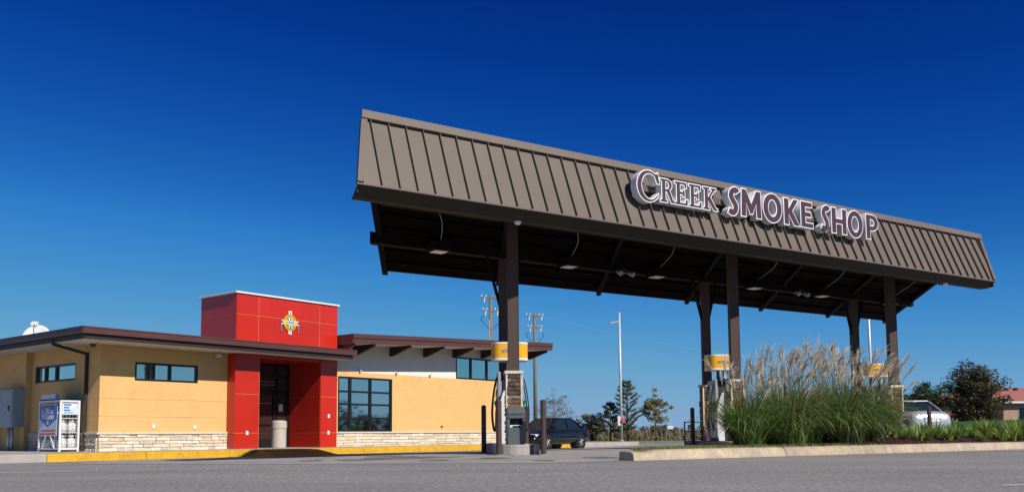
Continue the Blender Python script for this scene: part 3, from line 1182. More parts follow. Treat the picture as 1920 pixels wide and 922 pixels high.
def frame_box(q, x0, x1, y0, y1, z0, z1, r):
    for x in (x0, x1):
        for y in (y0, y1):
            q.box(x - r, x + r, y - r, y + r, z0, z1)
    for z in (z0 + r + 0.06, z1 - r):
        for y in (y0, y1):
            q.box(x0 + r, x1 - r, y - r, y + r, z - r, z + r)
        for x in (x0, x1):
            q.box(x - r, x + r, y0 + r, y1 - r, z - r, z + r)


q = MB()
frame_box(q, 0.03, W_ - 0.03, 0.03, D_ - 0.03, 0.0, H_, 0.032)
q.build('frame', 'white_plastic', cg)
for z in (0.10, 0.62, 1.10):
    q = MB()
    q.box(0.06, W_ - 0.06, 0.06, D_ - 0.06, z - 0.012, z + 0.012)
    q.build('shelf', 'white_plastic', cg)
q = MB()
for i in range(13):
    z = 0.16 + 0.118 * i
    q.cyl((0.03, 0.06, z), (0.03, D_ - 0.06, z), 0.004, n=4)
    q.cyl((0.06, 0.03, z), (W_ - 0.06, 0.03, z), 0.004, n=4)
for i in range(11):
    y = 0.1 + 0.13 * i
    q.cyl((0.026, y, 0.1), (0.026, y, H_), 0.004, n=4)
for i in range(5):
    q.cyl((0.12 + 0.11 * i, 0.027, 0.1), (0.12 + 0.11 * i, 0.027, H_), 0.004, n=4)
q.build('mesh_sides', 'white_plastic', cg)
q = MB()                                      # roof slab with raised header board
q.box(-0.01, W_ + 0.01, -0.01, D_ + 0.01, H_ + 0.003, H_ + 0.04)
q.build('roof', 'pump_dark', cg)
q = MB()
q.prism([(0.02, 0.15, H_ + 0.045), (0.02, D_ - 0.1, H_ + 0.045), (0.02, D_ - 0.1, H_ + 0.20), (0.02, 0.25, H_ + 0.20)], (0.02, 0, 0))
q.build('header_board', 'sign_silver', cg)
q = MB()
q.box(0.0, 0.019, 0.12, 0.36, H_ + 0.047, H_ + 0.21)
q.build('header_badge', 'blue_sign', cg)
# poster on the left side: silver sheet, blue shield, lettering
ps = thing_part('poster', cg)
q = MB()
q.box(-0.012, -0.002, 0.16, D_ - 0.10, 0.52, 1.50)
q.build('sheet', 'sign_silver', ps)
q = MB()
q.prism([(-0.018, 0.16, 1.50), (-0.018, D_ - 0.10, 1.50), (-0.018, D_ - 0.10, 1.10), (-0.018, 0.82, 0.83), (-0.018, 0.78, 0.83), (-0.018, 0.16, 1.10)], (0.005, 0, 0))
q.build('shield', 'blue_sign', ps)
for body, z, y, size, mt in (('Blue', 1.34, 0.72, 0.29, 'white_plastic'), ('Rhino', 1.16, 0.74, 0.29, 'white_plastic'), ('5', 0.95, 0.80, 0.17, 'white_plastic'),
                             ('PROPANE EXCHANGE', 0.70, 0.77, 0.105, 'sign_red'), ('GET YOURS HERE', 0.59, 0.77, 0.10, 'sign_red')):
    if body.startswith('PROPANE') or body.startswith('GET'):
        q = MB()                             # unreadable red line of print
        rr = random.Random(len(body))
        y_ = 0.25
        while y_ < D_ - 0.25:
            l = rr.uniform(0.05, 0.16)
            q.box(-0.016, -0.0125, y_, y_ + l, z - 0.03, z + 0.03)
            y_ += l + 0.03
        q.build('print', mt, ps)
        continue
    o = link('lettering', text_mesh(body, size, 0.003, off=0.006), mt, ps)
    o.location = (-0.022, y, z)
    o.rotation_euler = (math.pi / 2, 0, -math.pi / 2)
q = MB()
q.prism([(-0.021, 1.12, 1.42), (-0.021, 1.22, 1.38), (-0.021, 1.25, 1.2), (-0.021, 1.18, 1.08), (-0.021, 1.12, 1.12), (-0.021, 1.16, 1.25)], (0.002, 0, 0))
q.build('horn_mark', 'sign_silver', ps)
for (y0, z0, y1, z1) in ((0.30, 0.10, 0.60, 0.52), (1.20, 0.10, 0.90, 0.52), (0.26, 1.66, 0.36, 1.50), (1.24, 1.66, 1.14, 1.50)):
    q = MB()
    q.tube([(-0.006, y0, z0), (-0.006, y1, z1)], 0.02, 4)
    q.build('brace', 'white_plastic', cg)
q = MB()
q.box(0.07, W_ - 0.07, -0.006, -0.001, 1.22, 1.60)
q.build('instruction_panel', 'ice_blue', cg)
for z, h, a, b in ((1.52, 0.05, 0.12, 0.36), (1.43, 0.05, 0.12, 0.30), (1.34, 0.05, 0.12, 0.34), (1.27, 0.025, 0.12, 0.42)):
    q = MB()
    q.box(a, b, -0.010, -0.0065, z, z + h)
    q.build('print', 'blue_sign', cg)
for zi, z in enumerate((0.115, 0.635, 1.115)):
    for yi in range(4):
        for xi in range(2):
            if zi == 2 and yi == 0:
                continue
            q = MB()
            q.lathe([(0.10, 0), (0.145, 0.04), (0.15, 0.12), (0.15, 0.24), (0.12, 0.31), (0.05, 0.34), (0.05, 0.36), (0.09, 0.37), (0.09, 0.42), (0.0, 0.42)], 14, (0.18 + 0.31 * xi, 0.2 + 0.36 * yi, z))
            tk = q.build('propane_cylinder', 'tank_white')
            tk.location = cg.location
            tk.rotation_euler = cg.rotation_euler
            for p in tk.data.polygons:
                p.use_smooth = True
            tag(tk, 'white propane cylinder on the ' + ('bottom', 'middle', 'top')[zi] + ' shelf of the cage, ' + ('nearest', 'second', 'third', 'farthest')[yi] + ' row, ' + ('left', 'right')[xi] + ' side', 'gas cylinder', 'cylinders in the propane cage')

# electrical cabinets and conduits on the projecting block
eb = thing('meter_cabinet', 'grey electrical cabinet on two conduits on the shop side wall', 'cabinet', bw(-0.22, -4.93, KZ), BTH)
q = BB()
q.bx(-0.42, -0.003, -1.05, -0.02, 0.85, 2.22)
q.build('box', 'cabinet_grey', eb, bevel=0.015)
q = BB()
q.bx(-0.435, -0.42, -0.98, -0.10, 0.92, 2.15)
q.build('door', 'cabinet_grey', eb, bevel=0.005)
q = BB()
q.bx(-0.46, -0.436, -0.30, -0.22, 1.45, 1.62)
q.build('handle', 'black', eb)
q = BB()
q.bx(-0.40, -0.003, -1.75, -1.07, 1.30, 2.1)
q.build('meter_box', 'cabinet_grey', eb, bevel=0.01)
q = MB()
q.cyl((-0.40, 1.4, 1.8), (-0.50, 1.4, 1.8), 0.11, n=16)
q.build('meter', 'galv', eb)
for y in (0.35, 0.62):
    q = MB()
    q.cyl((-0.25, y, 0.0), (-0.25, y, 0.86), 0.06, n=12)
    q.build('conduit', 'galv', eb, smooth=True)
sd = thing('switch_cabinet', 'tall dark grey cabinet at the far left edge', 'cabinet', bw(-0.22, -6.9, KZ), BTH)
q = BB()
q.bx(-0.5, -0.003, -1.5, 0.0, 0.0, 2.0)
q.build('box', 'cabinet_grey', sd, bevel=0.015)
for y in (0.05, 0.78):
    q = MB()
    q.box(-0.515, -0.50, y, y + 0.68, 0.08, 1.92)
    q.build('door', 'cabinet_grey', sd, bevel=0.005)

# satellite dish on the roof
ds = thing('satellite_dish', 'white satellite dish lying back on the shop roof', 'dish', bw(0.30, -5.35, 3.99), 0)
q = MB()
n_, rings = 28, 6
vs, fs = [], []
for j in range(rings + 1):
    r = 0.50 * j / rings
    for i in range(n_):
        a = 2 * math.pi * i / n_
        vs.append((r * math.cos(a), r * math.sin(a) * 1.0, 0.35 * r * r))
for j in range(rings):
    for i in range(n_):
        fs.append((j * n_ + i, j * n_ + (i + 1) % n_, (j + 1) * n_ + (i + 1) % n_, (j + 1) * n_ + i))
q.add(vs, fs)
dish = q.build('reflector', 'white_plastic', ds, smooth=True)
md = dish.modifiers.new('th', 'SOLIDIFY')
md.thickness = 0.02
dish.location = (0, 0, 0.24)
dish.rotation_euler = (R(68), 0, R(8))
q = MB()
q.cyl((0, 0.12, 0.0), (0, 0.12, 0.55), 0.04, n=10)
q.tube([(0.0, 0.0, 0.2), (0.15, -0.5, 0.35), (0.25, -0.75, 0.55)], 0.02)
q.build('mast', 'galv', ds)
q = MB()
q.cyl((0.25, -0.82, 0.68), (0.25, -0.62, 0.62), 0.07, n=10)
q.box(0.15, 0.35, -0.68, -0.58, 0.66, 0.78)
q.build('feed_horn', 'white_plastic', ds)

# ================================================================== THE CANOPY
can = thing('fuel_canopy', 'long brown standing-seam fuel canopy on tall steel columns', 'canopy', CO, CTH)
LEN, ZE, ZR, MS = 24.86, 5.935, 7.80, 0.75         # eave length, eave and ridge height, mansard setback
SK = KA / KB                                       # skew per metre of depth
ZT = 7.60                                          # top of the ribbed panels, under the ridge cap


def mx_(z):
    """setback of the mansard face at height z"""
    return MS * (z - ZE) / (ZR - ZE)


Nf = Vector((0, -(ZR - ZE), MS)).normalized()      # outward normal of the mansard (local)
Nf = Vector((0, -abs(Nf.y), abs(Nf.z)))
man = thing_part('mansard', can)
pitch = 0.4425
x = 0.57 - 2 * pitch
k_i = 0


def clip_x(x, y):
    """skewed end limits at depth y"""
    return max(0.0 + SK * y, min(LEN + SK * y, x))


while x < LEN + SK * MS:
    y0, y1 = mx_(ZE), mx_(ZT)
    pts = []
    # clip the strip [x, x+pitch] against both skewed ends
    poly = [(x, y0), (x + pitch, y0), (x + pitch, y1), (x, y1)]
    for lo in (True, False):
        out = []
        for i in range(len(poly)):
            a, b = poly[i], poly[(i + 1) % len(poly)]
            fa = (a[0] - SK * a[1] - 0.10) if lo else (LEN - 0.10 + SK * a[1] - a[0])
            fb = (b[0] - SK * b[1] - 0.10) if lo else (LEN - 0.10 + SK * b[1] - b[0])
            if fa >= 0:
                out.append(a)
            if fa * fb < 0:
                t = fa / (fa - fb)
                out.append((a[0] + (b[0] - a[0]) * t, a[1] + (b[1] - a[1]) * t))
        poly = out
        if len(poly) < 3:
            break
    if len(poly) >= 3:
        zf = lambda y: ZE + (ZR - ZE) * y / MS
        q = MB()
        th = Nf * -0.03
        q.prism([(a, b, zf(b)) for a, b in poly], tuple(th))
        # standing seam at the left edge of the panel
        ya, yb = y0, y1
        ya = max(ya, (x - (LEN - 0.10)) / SK)
        yb = min(yb, (x - 0.10) / SK)
        if yb - ya > 0.02:
            p0 = Vector((x, ya, zf(ya)))
            p1 = Vector((x, yb, zf(yb)))
            h = Nf * 0.07
            e = Vector((0.014, 0, 0))
            i_ = Nf * 0.002
            q.add([p0 - e / 2 + i_, p0 + e / 2 + i_, p1 + e / 2 + i_, p1 - e / 2 + i_, p0 - e / 2 + h, p0 + e / 2 + h, p1 + e / 2 + h, p1 - e / 2 + h],
                  [(0, 1, 2, 3), (7, 6, 5, 4), (0, 4, 5, 1), (1, 5, 6, 2), (2, 6, 7, 3), (3, 7, 4, 0)])
        q.build('roof_panel', 'seam_metal', man)
    x += pitch
# ridge cap, rake trims, eave drip
q = MB()
yr, yt = mx_(ZR), mx_(ZT)
o_ = Nf * 0.10
e0, e1 = -0.02, LEN + 0.02
P = [Vector((e0 + SK * yt, yt, ZT - 0.012)) + o_, Vector((e1 + SK * yt, yt, ZT - 0.012)) + o_, Vector((e1 + SK * yr, yr, ZR)) + o_, Vector((e0 + SK * yr, yr, ZR)) + o_]
q.prism(P, tuple(Nf * -0.05))
q.add([P[3], P[2], P[2] + Vector((0.1, 0.28, 0.02)), P[3] + Vector((0.1, 0.28, 0.02)), P[3] - Vector((0, 0, 0.05)), P[2] - Vector((0, 0, 0.05)), P[2] + Vector((0.1, 0.28, -0.25)), P[3] + Vector((0.1, 0.28, -0.25))],
      [(0, 1, 2, 3), (3, 2, 6, 7), (7, 6, 5, 4)])
q.build('ridge_cap', 'seam_metal', man)
for e in (0, 1):
    q = MB()
    xa, xb = ((-0.02, 0.13) if e == 0 else (LEN - 0.13, LEN + 0.02))
    P = [Vector((xa, 0, ZE)), Vector((xb, 0, ZE)), Vector((xb + SK * yt, yt, ZT - 0.01)), Vector((xa + SK * yt, yt, ZT - 0.01))]
    P = [p + Nf * 0.066 for p in P]
    q.prism(P, tuple(Nf * -0.09))
    q.build('rake_trim', 'seam_metal', man)
    q = MB()                                                     # closed end behind the rake
    xe = 0.0 if e == 0 else LEN
    s_ = 0.03 if e == 0 else -0.03
    q.prism([(xe, 0.03, ZE - 0.2), (xe + SK * MS, MS, ZR - 0.02), (xe + SK * 1.1, 1.1, ZR - 0.1), (xe + SK * 1.1, 1.1, 6.95), (xe + SK * 0.3, 0.3, ZE - 0.2)], (s_, 0, 0))
    q.build('end_panel', 'fascia_metal', man)
q = MB()
q.prism([(-0.03, -0.06, ZE - 0.012), (LEN + 0.03, -0.06, ZE - 0.012), (LEN + 0.03, 0.03, ZE - 0.012), (-0.03, 0.03, ZE - 0.012)], (0, 0, -0.035))
q.build('drip_edge', 'seam_metal', man)
# eave fascia: leans back under the drip edge
q = MB()
q.prism([(0.02, -0.03, ZE - 0.05), (0.02, 0.28, ZE - 0.25), (0.02, 0.32, ZE - 0.25), (0.02, 0.06, ZE - 0.05)], (LEN - 0.04, 0, 0))
q.build('fascia', 'fascia_metal', can)
q = MB()
q.prism([(0.08, 0.28, ZE - 0.253), (0.08, 0.50, ZE - 0.253), (0.08, 0.50, ZE - 0.22), (0.08, 0.322, ZE - 0.22)], (LEN - 0.16, 0, 0))
q.build('eave_return', 'fascia_metal', can)


# sloping deck, purlins, rafters, beams
def dz_(a):
    return 7.33 - 0.236 * a


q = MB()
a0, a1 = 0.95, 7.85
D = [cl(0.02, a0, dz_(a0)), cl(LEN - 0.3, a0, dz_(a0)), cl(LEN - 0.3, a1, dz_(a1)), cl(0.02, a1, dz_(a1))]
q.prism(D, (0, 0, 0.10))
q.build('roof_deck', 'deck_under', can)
q = MB()
q.prism([cl(0.0, a1, dz_(a1) - 0.02), cl(LEN - 0.28, a1, dz_(a1) - 0.02), cl(LEN - 0.28, a1 + 0.08, dz_(a1) - 0.02), cl(0.0, a1 + 0.08, dz_(a1) - 0.02)], (0, 0, 0.16))
q.build('rear_gutter', 'fascia_metal', can)
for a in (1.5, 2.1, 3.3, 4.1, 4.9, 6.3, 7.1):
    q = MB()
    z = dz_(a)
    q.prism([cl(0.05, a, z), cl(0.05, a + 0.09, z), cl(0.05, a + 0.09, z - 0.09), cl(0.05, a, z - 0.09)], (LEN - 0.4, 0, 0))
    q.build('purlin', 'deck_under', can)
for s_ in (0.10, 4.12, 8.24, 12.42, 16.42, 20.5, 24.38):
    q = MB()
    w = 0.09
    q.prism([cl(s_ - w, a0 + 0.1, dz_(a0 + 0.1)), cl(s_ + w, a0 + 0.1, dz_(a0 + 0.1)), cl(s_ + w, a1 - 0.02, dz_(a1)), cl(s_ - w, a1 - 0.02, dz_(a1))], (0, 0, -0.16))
    q.build('rafter', 'steel_shaded', can)
q = MB()
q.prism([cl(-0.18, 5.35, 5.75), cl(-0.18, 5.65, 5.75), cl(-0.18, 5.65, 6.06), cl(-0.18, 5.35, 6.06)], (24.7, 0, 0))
q.build('beam', 'steel_shaded', can)
q = MB()
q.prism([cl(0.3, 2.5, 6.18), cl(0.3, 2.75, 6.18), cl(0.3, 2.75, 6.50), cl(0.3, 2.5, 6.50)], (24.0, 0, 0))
q.build('beam', 'steel_shaded', can)
SKA = math.atan2(KA, KB)                             # island direction inside the canopy frame
for i, s_ in enumerate((4.20, 12.52, 20.68)):
    for a, back in ((2.6, False), (5.5, True)):
        col = thing_part('column', can)
        px_, py_, _ = cl(s_ if not back else s_ - 0.08, a, 0)
        col.location = (px_, py_, 0)
        col.rotation_euler = (0, 0, -SKA)
        zt = 5.75 if back else 6.30
        h = 0.14 if not back else 0.135
        q = MB()
        q.box(-h, h, -h, h, 1.9, zt)
        q.build('shaft', 'canopy_steel', col, bevel=0.012)
        q = MB()
        for sx in (-1, 1):                            # proud flange strips at the corners
            q.box(sx * h - 0.006, sx * h + 0.006, -h - 0.008, -h + 0.02, 2.1, zt - 0.05)
        q.build('flange', 'canopy_steel', col)
        if back:
            for sg in (-1, 1):
                q = MB()
                c_, s2 = math.cos(SKA), math.sin(SKA)
                dx, dy = sg * 0.56 * c_, sg * 0.56 * s2
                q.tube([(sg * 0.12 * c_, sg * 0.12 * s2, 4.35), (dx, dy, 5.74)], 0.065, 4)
                q.build('brace', 'steel_shaded', col)
        cz = 2.10
        hb = 0.215
        q = MB()
        q.box(-hb + 0.05, hb - 0.05, -hb + 0.05, hb - 0.05, 0.1, cz)
        q.build('stone_core', 'mortar', col)
        q = MB()
        q.box(-hb - 0.035, hb + 0.035, -hb - 0.035, hb + 0.035, cz, cz + 0.08)
        q.build('stone_cap', 'limestone', col, bevel=0.012)
        for sx in (-1, 1):
            q = MB()
            q.box(sx * (hb - 0.02) - 0.024, sx * (hb - 0.02) + 0.024, -hb - 0.012, -hb + 0.03, 0.25, cz - 0.002)
            q.build('corner_strip', 'limestone', col, bevel=0.004)
        courses = 17 if not back else 8
        z = 0.22
        hh = (cz - z) / courses
        for c in range(courses):
            cut = random.uniform(-0.08, 0.08) if not back else 0
            spans = [(-hb + 0.03, cut), (cut, hb - 0.03)] if (not back and random.random() < 0.4) else [(-hb + 0.03, hb - 0.03)]
            for s0, s1 in spans:
                dd = 0.06 + random.uniform(-0.012, 0.02)
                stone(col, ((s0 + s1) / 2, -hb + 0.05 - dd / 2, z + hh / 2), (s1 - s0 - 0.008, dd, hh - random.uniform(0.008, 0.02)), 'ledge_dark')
            dd = 0.06 + random.uniform(-0.012, 0.02)
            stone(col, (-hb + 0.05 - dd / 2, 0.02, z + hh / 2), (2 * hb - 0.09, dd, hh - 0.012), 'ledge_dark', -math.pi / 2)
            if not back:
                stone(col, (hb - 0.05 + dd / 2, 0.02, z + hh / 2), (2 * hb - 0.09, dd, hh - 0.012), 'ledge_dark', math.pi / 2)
            z += hh
# small round lamps under the eave
for s_ in (4.35, 22.3):
    q = MB()
    q.lathe([(0.0, -0.09), (0.05, -0.08), (0.085, -0.04), (0.09, 0.0)], 16, (s_, 0.34, ZE - 0.25))
    q.build('eave_lamp', 'lens', can, smooth=True)

# luminaires under the beam with their loose cables
LS = (1.95, 6.50, 10.1, 14.75, 18.45, 22.65)
ORD = ('leftmost', 'second from left', 'third from left', 'third from right', 'second from right', 'rightmost')
for i, s_ in enumerate(LS):
    L_ = thing('canopy_light', 'dark box light with pale lens under the canopy beam, ' + ORD[i] + ' of six', 'light', CO, CTH, 'lights under the canopy')
    x_, y_, _ = cl(s_, 5.05, 0)
    q = MB()
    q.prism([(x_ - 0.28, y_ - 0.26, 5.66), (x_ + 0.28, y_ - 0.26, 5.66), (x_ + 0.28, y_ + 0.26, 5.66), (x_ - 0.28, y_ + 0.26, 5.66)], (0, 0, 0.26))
    q.build('housing', 'steel_shaded', L_, bevel=0.02)
    q = MB()
    q.box(x_ - 0.20, x_ + 0.20, y_ - 0.18, y_ + 0.18, 5.635, 5.658)
    q.build('lens', 'lens', L_, bevel=0.006)
    q = MB()
    q.box(x_ - 0.05, x_ + 0.05, y_ + 0.2, y_ + 0.35, 5.78, 5.90)
    q.build('bracket', 'pump_dark', L_)
    q = MB()
    top = Vector(cl(s_ + 0.15, 1.2, dz_(1.2) - 0.30))
    base = Vector((x_, y_ - 0.1, 5.92))
    rr = random.Random(i + 3)
    mid1 = base.lerp(top, 0.35) + Vector((rr.uniform(-0.05, 0.25), 0, -0.05))
    mid2 = base.lerp(top, 0.75) + Vector((rr.uniform(-0.35, -0.1), 0, -0.10))
    q.tube(smooth_path([base, mid1, mid2, top, top + Vector((0.1, -0.1, 0.25))], 7), 0.012, 5)
    if i in (0, 2, 4):
        e2 = top + Vector((0.75, 0.3, -0.55))
        q.tube(smooth_path([top, top + Vector((0.32, 0.05, -0.05)), top + Vector((0.36, 0.15, -0.45)), e2 + Vector((-0.2, 0, -0.12)), e2], 6), 0.011, 5)
        q.tube([e2, e2 + Vector((0.12, 0, 0.05))], 0.022, 6)
    q.build('cable', 'cable_grey', L_, smooth=True)
for s_, lab in ((8.75, 'small twin floodlight on the canopy beam near the second box light'), (17.3, 'small twin floodlight on the canopy beam between the right-hand columns')):
    F_ = thing('floodlight', lab, 'light', CO, CTH)
    x_, y_, _ = cl(s_, 5.1, 0)
    q = MB()
    q.box(x_ - 0.14, x_ + 0.14, y_, y_ + 0.16, 5.68, 5.84)
    q.build('mount', 'pump_dark', F_, bevel=0.01)
    for sg in (-1, 1):
        q = MB()
        q.cyl((x_ + sg * 0.22, y_ + 0.08, 5.72), (x_ + sg * 0.26, y_ - 0.12, 5.62), 0.06, 0.085, 12)
        q.build('lamp_head', 'cabinet_grey', F_)


# ---- shop sign: outlined channel letters
def arc(cx, cy, rx, ry, a0, a1, n=14):
    return [(cx + rx * math.cos(R(a0 + (a1 - a0) * i / n)), cy + ry * math.sin(R(a0 + (a1 - a0) * i / n))) for i in range(n + 1)]


def stroke(pts, w):
    P = [Vector((p[0], p[1], 0)) for p in pts]
    P = smooth_path(P, 5)
    l, r = [], []
    for i, p in enumerate(P):
        d = (P[min(i + 1, len(P) - 1)] - P[max(i - 1, 0)]).normalized()
        nn = Vector((-d.y, d.x, 0))
        l.append(p + nn * w / 2)
        r.append(p - nn * w / 2)
    return [(p.x, p.y) for p in r] + [(p.x, p.y) for p in reversed(l)]


def area(lp):
    return sum(lp[i][0] * lp[(i + 1) % len(lp)][1] - lp[(i + 1) % len(lp)][0] * lp[i][1] for i in range(len(lp))) / 2


def offset(lp, d):
    """mitred outward offset of a ccw loop (a cw hole shrinks)"""
    out = []
    n = len(lp)
    for i in range(n):
        a, b, c = Vector(lp[i - 1]), Vector(lp[i]), Vector(lp[(i + 1) % n])
        e1, e2 = (b - a), (c - b)
        if e1.length < 1e-6 or e2.length < 1e-6:
            continue
        n1 = Vector((e1.y, -e1.x)).normalized()
        n2 = Vector((e2.y, -e2.x)).normalized()
        mm = n1 + n2
        if mm.length < 0.3:
            mm = n1
        mm.normalize()
        kk = min(1.8, 1 / max(0.4, mm.dot(n1)))
        out.append((b.x + mm.x * d * kk, b.y + mm.y * d * kk))
    return out


def glyph(ch):
    if ch == 'S':
        return 0.44, [stroke([(0.42, 0.83), (0.34, 0.91), (0.2, 0.86), (0.13, 0.70), (0.20, 0.54), (0.31, 0.38), (0.31, 0.2), (0.20, 0.09), (0.03, 0.16)], 0.19)]
    if ch == 'M':
        return 0.86, [[(0, 0), (0.03, 1), (0.21, 1), (0.43, 0.48), (0.65, 1), (0.83, 1), (0.86, 0), (0.67, 0), (0.655, 0.55), (0.48, 0.12), (0.38, 0.12), (0.205, 0.55), (0.19, 0)]]
    if ch == 'O':
        return 0.82, [arc(0.41, 0.5, 0.41, 0.53, 0, 360, 36)[:-1], arc(0.41, 0.5, 0.205, 0.33, 360, 0, 30)[:-1]]
    if ch == 'K':
        return 0.70, [[(0, 0), (0, 1), (0.2, 1), (0.2, 0.60), (0.44, 1), (0.66, 1), (0.37, 0.54), (0.70, 0), (0.46, 0), (0.2, 0.45), (0.2, 0)]]
    if ch == 'E':
        return 0.57, [[(0, 0), (0, 1), (0.53, 1), (0.53, 0.83), (0.2, 0.83), (0.2, 0.60), (0.48, 0.60), (0.48, 0.43), (0.2, 0.43), (0.2, 0.17), (0.57, 0.17), (0.57, 0)]]
    if ch == 'H':
        return 0.73, [[(0, 0), (0, 1), (0.2, 1), (0.2, 0.58), (0.53, 0.58), (0.53, 1), (0.73, 1), (0.73, 0), (0.53, 0), (0.53, 0.40), (0.2, 0.40), (0.2, 0)]]
    if ch == 'P':
        return 0.62, [[(0, 0), (0, 1), (0.3, 1)] + arc(0.32, 0.68, 0.30, 0.32, 88, -88, 14) + [(0.2, 0.36), (0.2, 0)], [(0.2, 0.53), (0.28, 0.53)] + arc(0.30, 0.68, 0.13, 0.155, -85, 85, 10) + [(0.2, 0.84)]]
    # serif set
    if ch == 'c':
        o = arc(0.44, 0.5, 0.44, 0.52, 42, 322, 30)
        i = arc(0.49, 0.5, 0.34, 0.45, 312, 50, 26)
        return 0.84, [[(0.86, 0.64), (0.80, 0.98)] + [(0.74, 0.93)] + o[2:] + [(0.82, 0.28)] + i + [(0.70, 0.84), (0.78, 0.64)]]
    if ch == 'r':
        return 0.62, [[(0, 0), (0, 0.07), (0.08, 0.09), (0.08, 0.91), (0, 0.93), (0, 1), (0.30, 1)] + arc(0.30, 0.76, 0.22, 0.24, 85, -60, 12) + [(0.56, 0.12), (0.64, 0.07), (0.64, 0), (0.50, 0), (0.29, 0.48), (0.22, 0.48), (0.22, 0.09), (0.30, 0.07), (0.30, 0)],
                      [(0.22, 0.56), (0.28, 0.56)] + arc(0.28, 0.75, 0.13, 0.18, -85, 85, 10) + [(0.22, 0.93)]]
    if ch == 'e':
        return 0.58, [[(0, 0), (0, 0.07), (0.08, 0.09), (0.08, 0.91), (0, 0.93), (0, 1), (0.53, 1), (0.53, 0.78), (0.47, 0.78), (0.44, 0.92), (0.22, 0.92), (0.22, 0.57), (0.36, 0.57), (0.38, 0.66), (0.44, 0.66), (0.44, 0.38), (0.38, 0.38), (0.36, 0.48), (0.22, 0.48), (0.22, 0.08), (0.47, 0.08), (0.52, 0.25), (0.58, 0.25), (0.57, 0)]]
    if ch == 'k':
        return 0.70, [[(0, 0), (0, 0.07), (0.08, 0.09), (0.08, 0.91), (0, 0.93), (0, 1), (0.30, 1), (0.30, 0.93), (0.22, 0.91), (0.22, 0.53), (0.46, 0.91), (0.40, 0.93), (0.40, 1), (0.64, 1), (0.64, 0.93), (0.56, 0.91), (0.34, 0.57), (0.62, 0.09), (0.70, 0.07), (0.70, 0), (0.52, 0), (0.22, 0.45), (0.22, 0.09), (0.30, 0.07), (0.30, 0)]]


sign = thing('shop_sign', 'purple letters with white outlines reading Creek Smoke Shop on the canopy', 'sign', CO, CTH)
ROW = [('c', 7.89, 8.64, 6.65, 7.45), ('r', 8.70, 9.18, 6.70, 7.32), ('e', 9.23, 9.68, 6.70, 7.32), ('e', 9.75, 10.20, 6.70, 7.32), ('k', 10.28, 10.82, 6.70, 7.32),
       ('S', 11.25, 11.66, 6.66, 7.48), ('M', 11.78, 12.60, 6.70, 7.48), ('O', 12.70, 13.48, 6.68, 7.48), ('K', 13.60, 14.26, 6.68, 7.46), ('E', 14.35, 14.88, 6.69, 7.46),
       ('S', 15.27, 15.65, 6.66, 7.48), ('H', 15.78, 16.48, 6.68, 7.46), ('O', 16.54, 17.29, 6.66, 7.46), ('P', 17.48, 18.08, 6.68, 7.46)]
for ch, s0, s1, z0, z1 in ROW:
    gw, loops = glyph(ch)
    fx, fz = (s1 - s0) / gw, (z1 - z0)
    L2 = [[(s0 + p[0] * fx, z0 + p[1] * fz) for p in lp] for lp in loops]
    for i, lp in enumerate(L2):
        if (area(lp) > 0) != (i == 0):
            lp.reverse()
    cx, cz_ = (s0 + s1) / 2, (z0 + z1) / 2
    L2 = [[(a - cx, b - cz_) for a, b in lp] for lp in L2]
    can_ = link('letter', shape_mesh([offset(lp, 0.03) for lp in L2], 0.24, 'letter'), 'letter_white', sign)
    upright(can_, (cx, 0.10, cz_))
    fc = link('face', shape_mesh([offset(lp, -0.004 if ch.isupper() else 0.0) for lp in L2], 0.012, 'face'), 'letter_face', can_)
    fc.location = (0, 0, 0.126)
q = MB()
q.box(8.0, 11.0, 0.225, 0.40, 6.98, 7.15)
q.box(11.0, 17.9, 0.225, 0.40, 6.98, 7.15)
q.build('raceway', 'raceway', sign)
for s_ in (8.3, 9.9, 11.5, 13.1, 14.7, 16.3, 17.6):
    q = MB()
    q.box(s_ - 0.03, s_ + 0.03, 0.39, 0.55, 7.03, 7.10)
    q.build('bracket', 'raceway', sign)

# ================================================================== PUMP ISLANDS
ISL_ROT = CTH - SKA                                  # islands run along the skewed direction


def round_rect(w, y0, y1, n=10):
    """plan outline with round ends"""
    pts = []
    for i in range(n + 1):
        a = math.pi + math.pi * i / n
        pts.append((w * math.cos(a), y0 + w + w * 0.9 * math.sin(a)))
    for i in range(n + 1):
        a = math.pi * i / n
        pts.append((w * math.cos(a), y1 - w + w * 0.9 * math.sin(a)))
    return pts


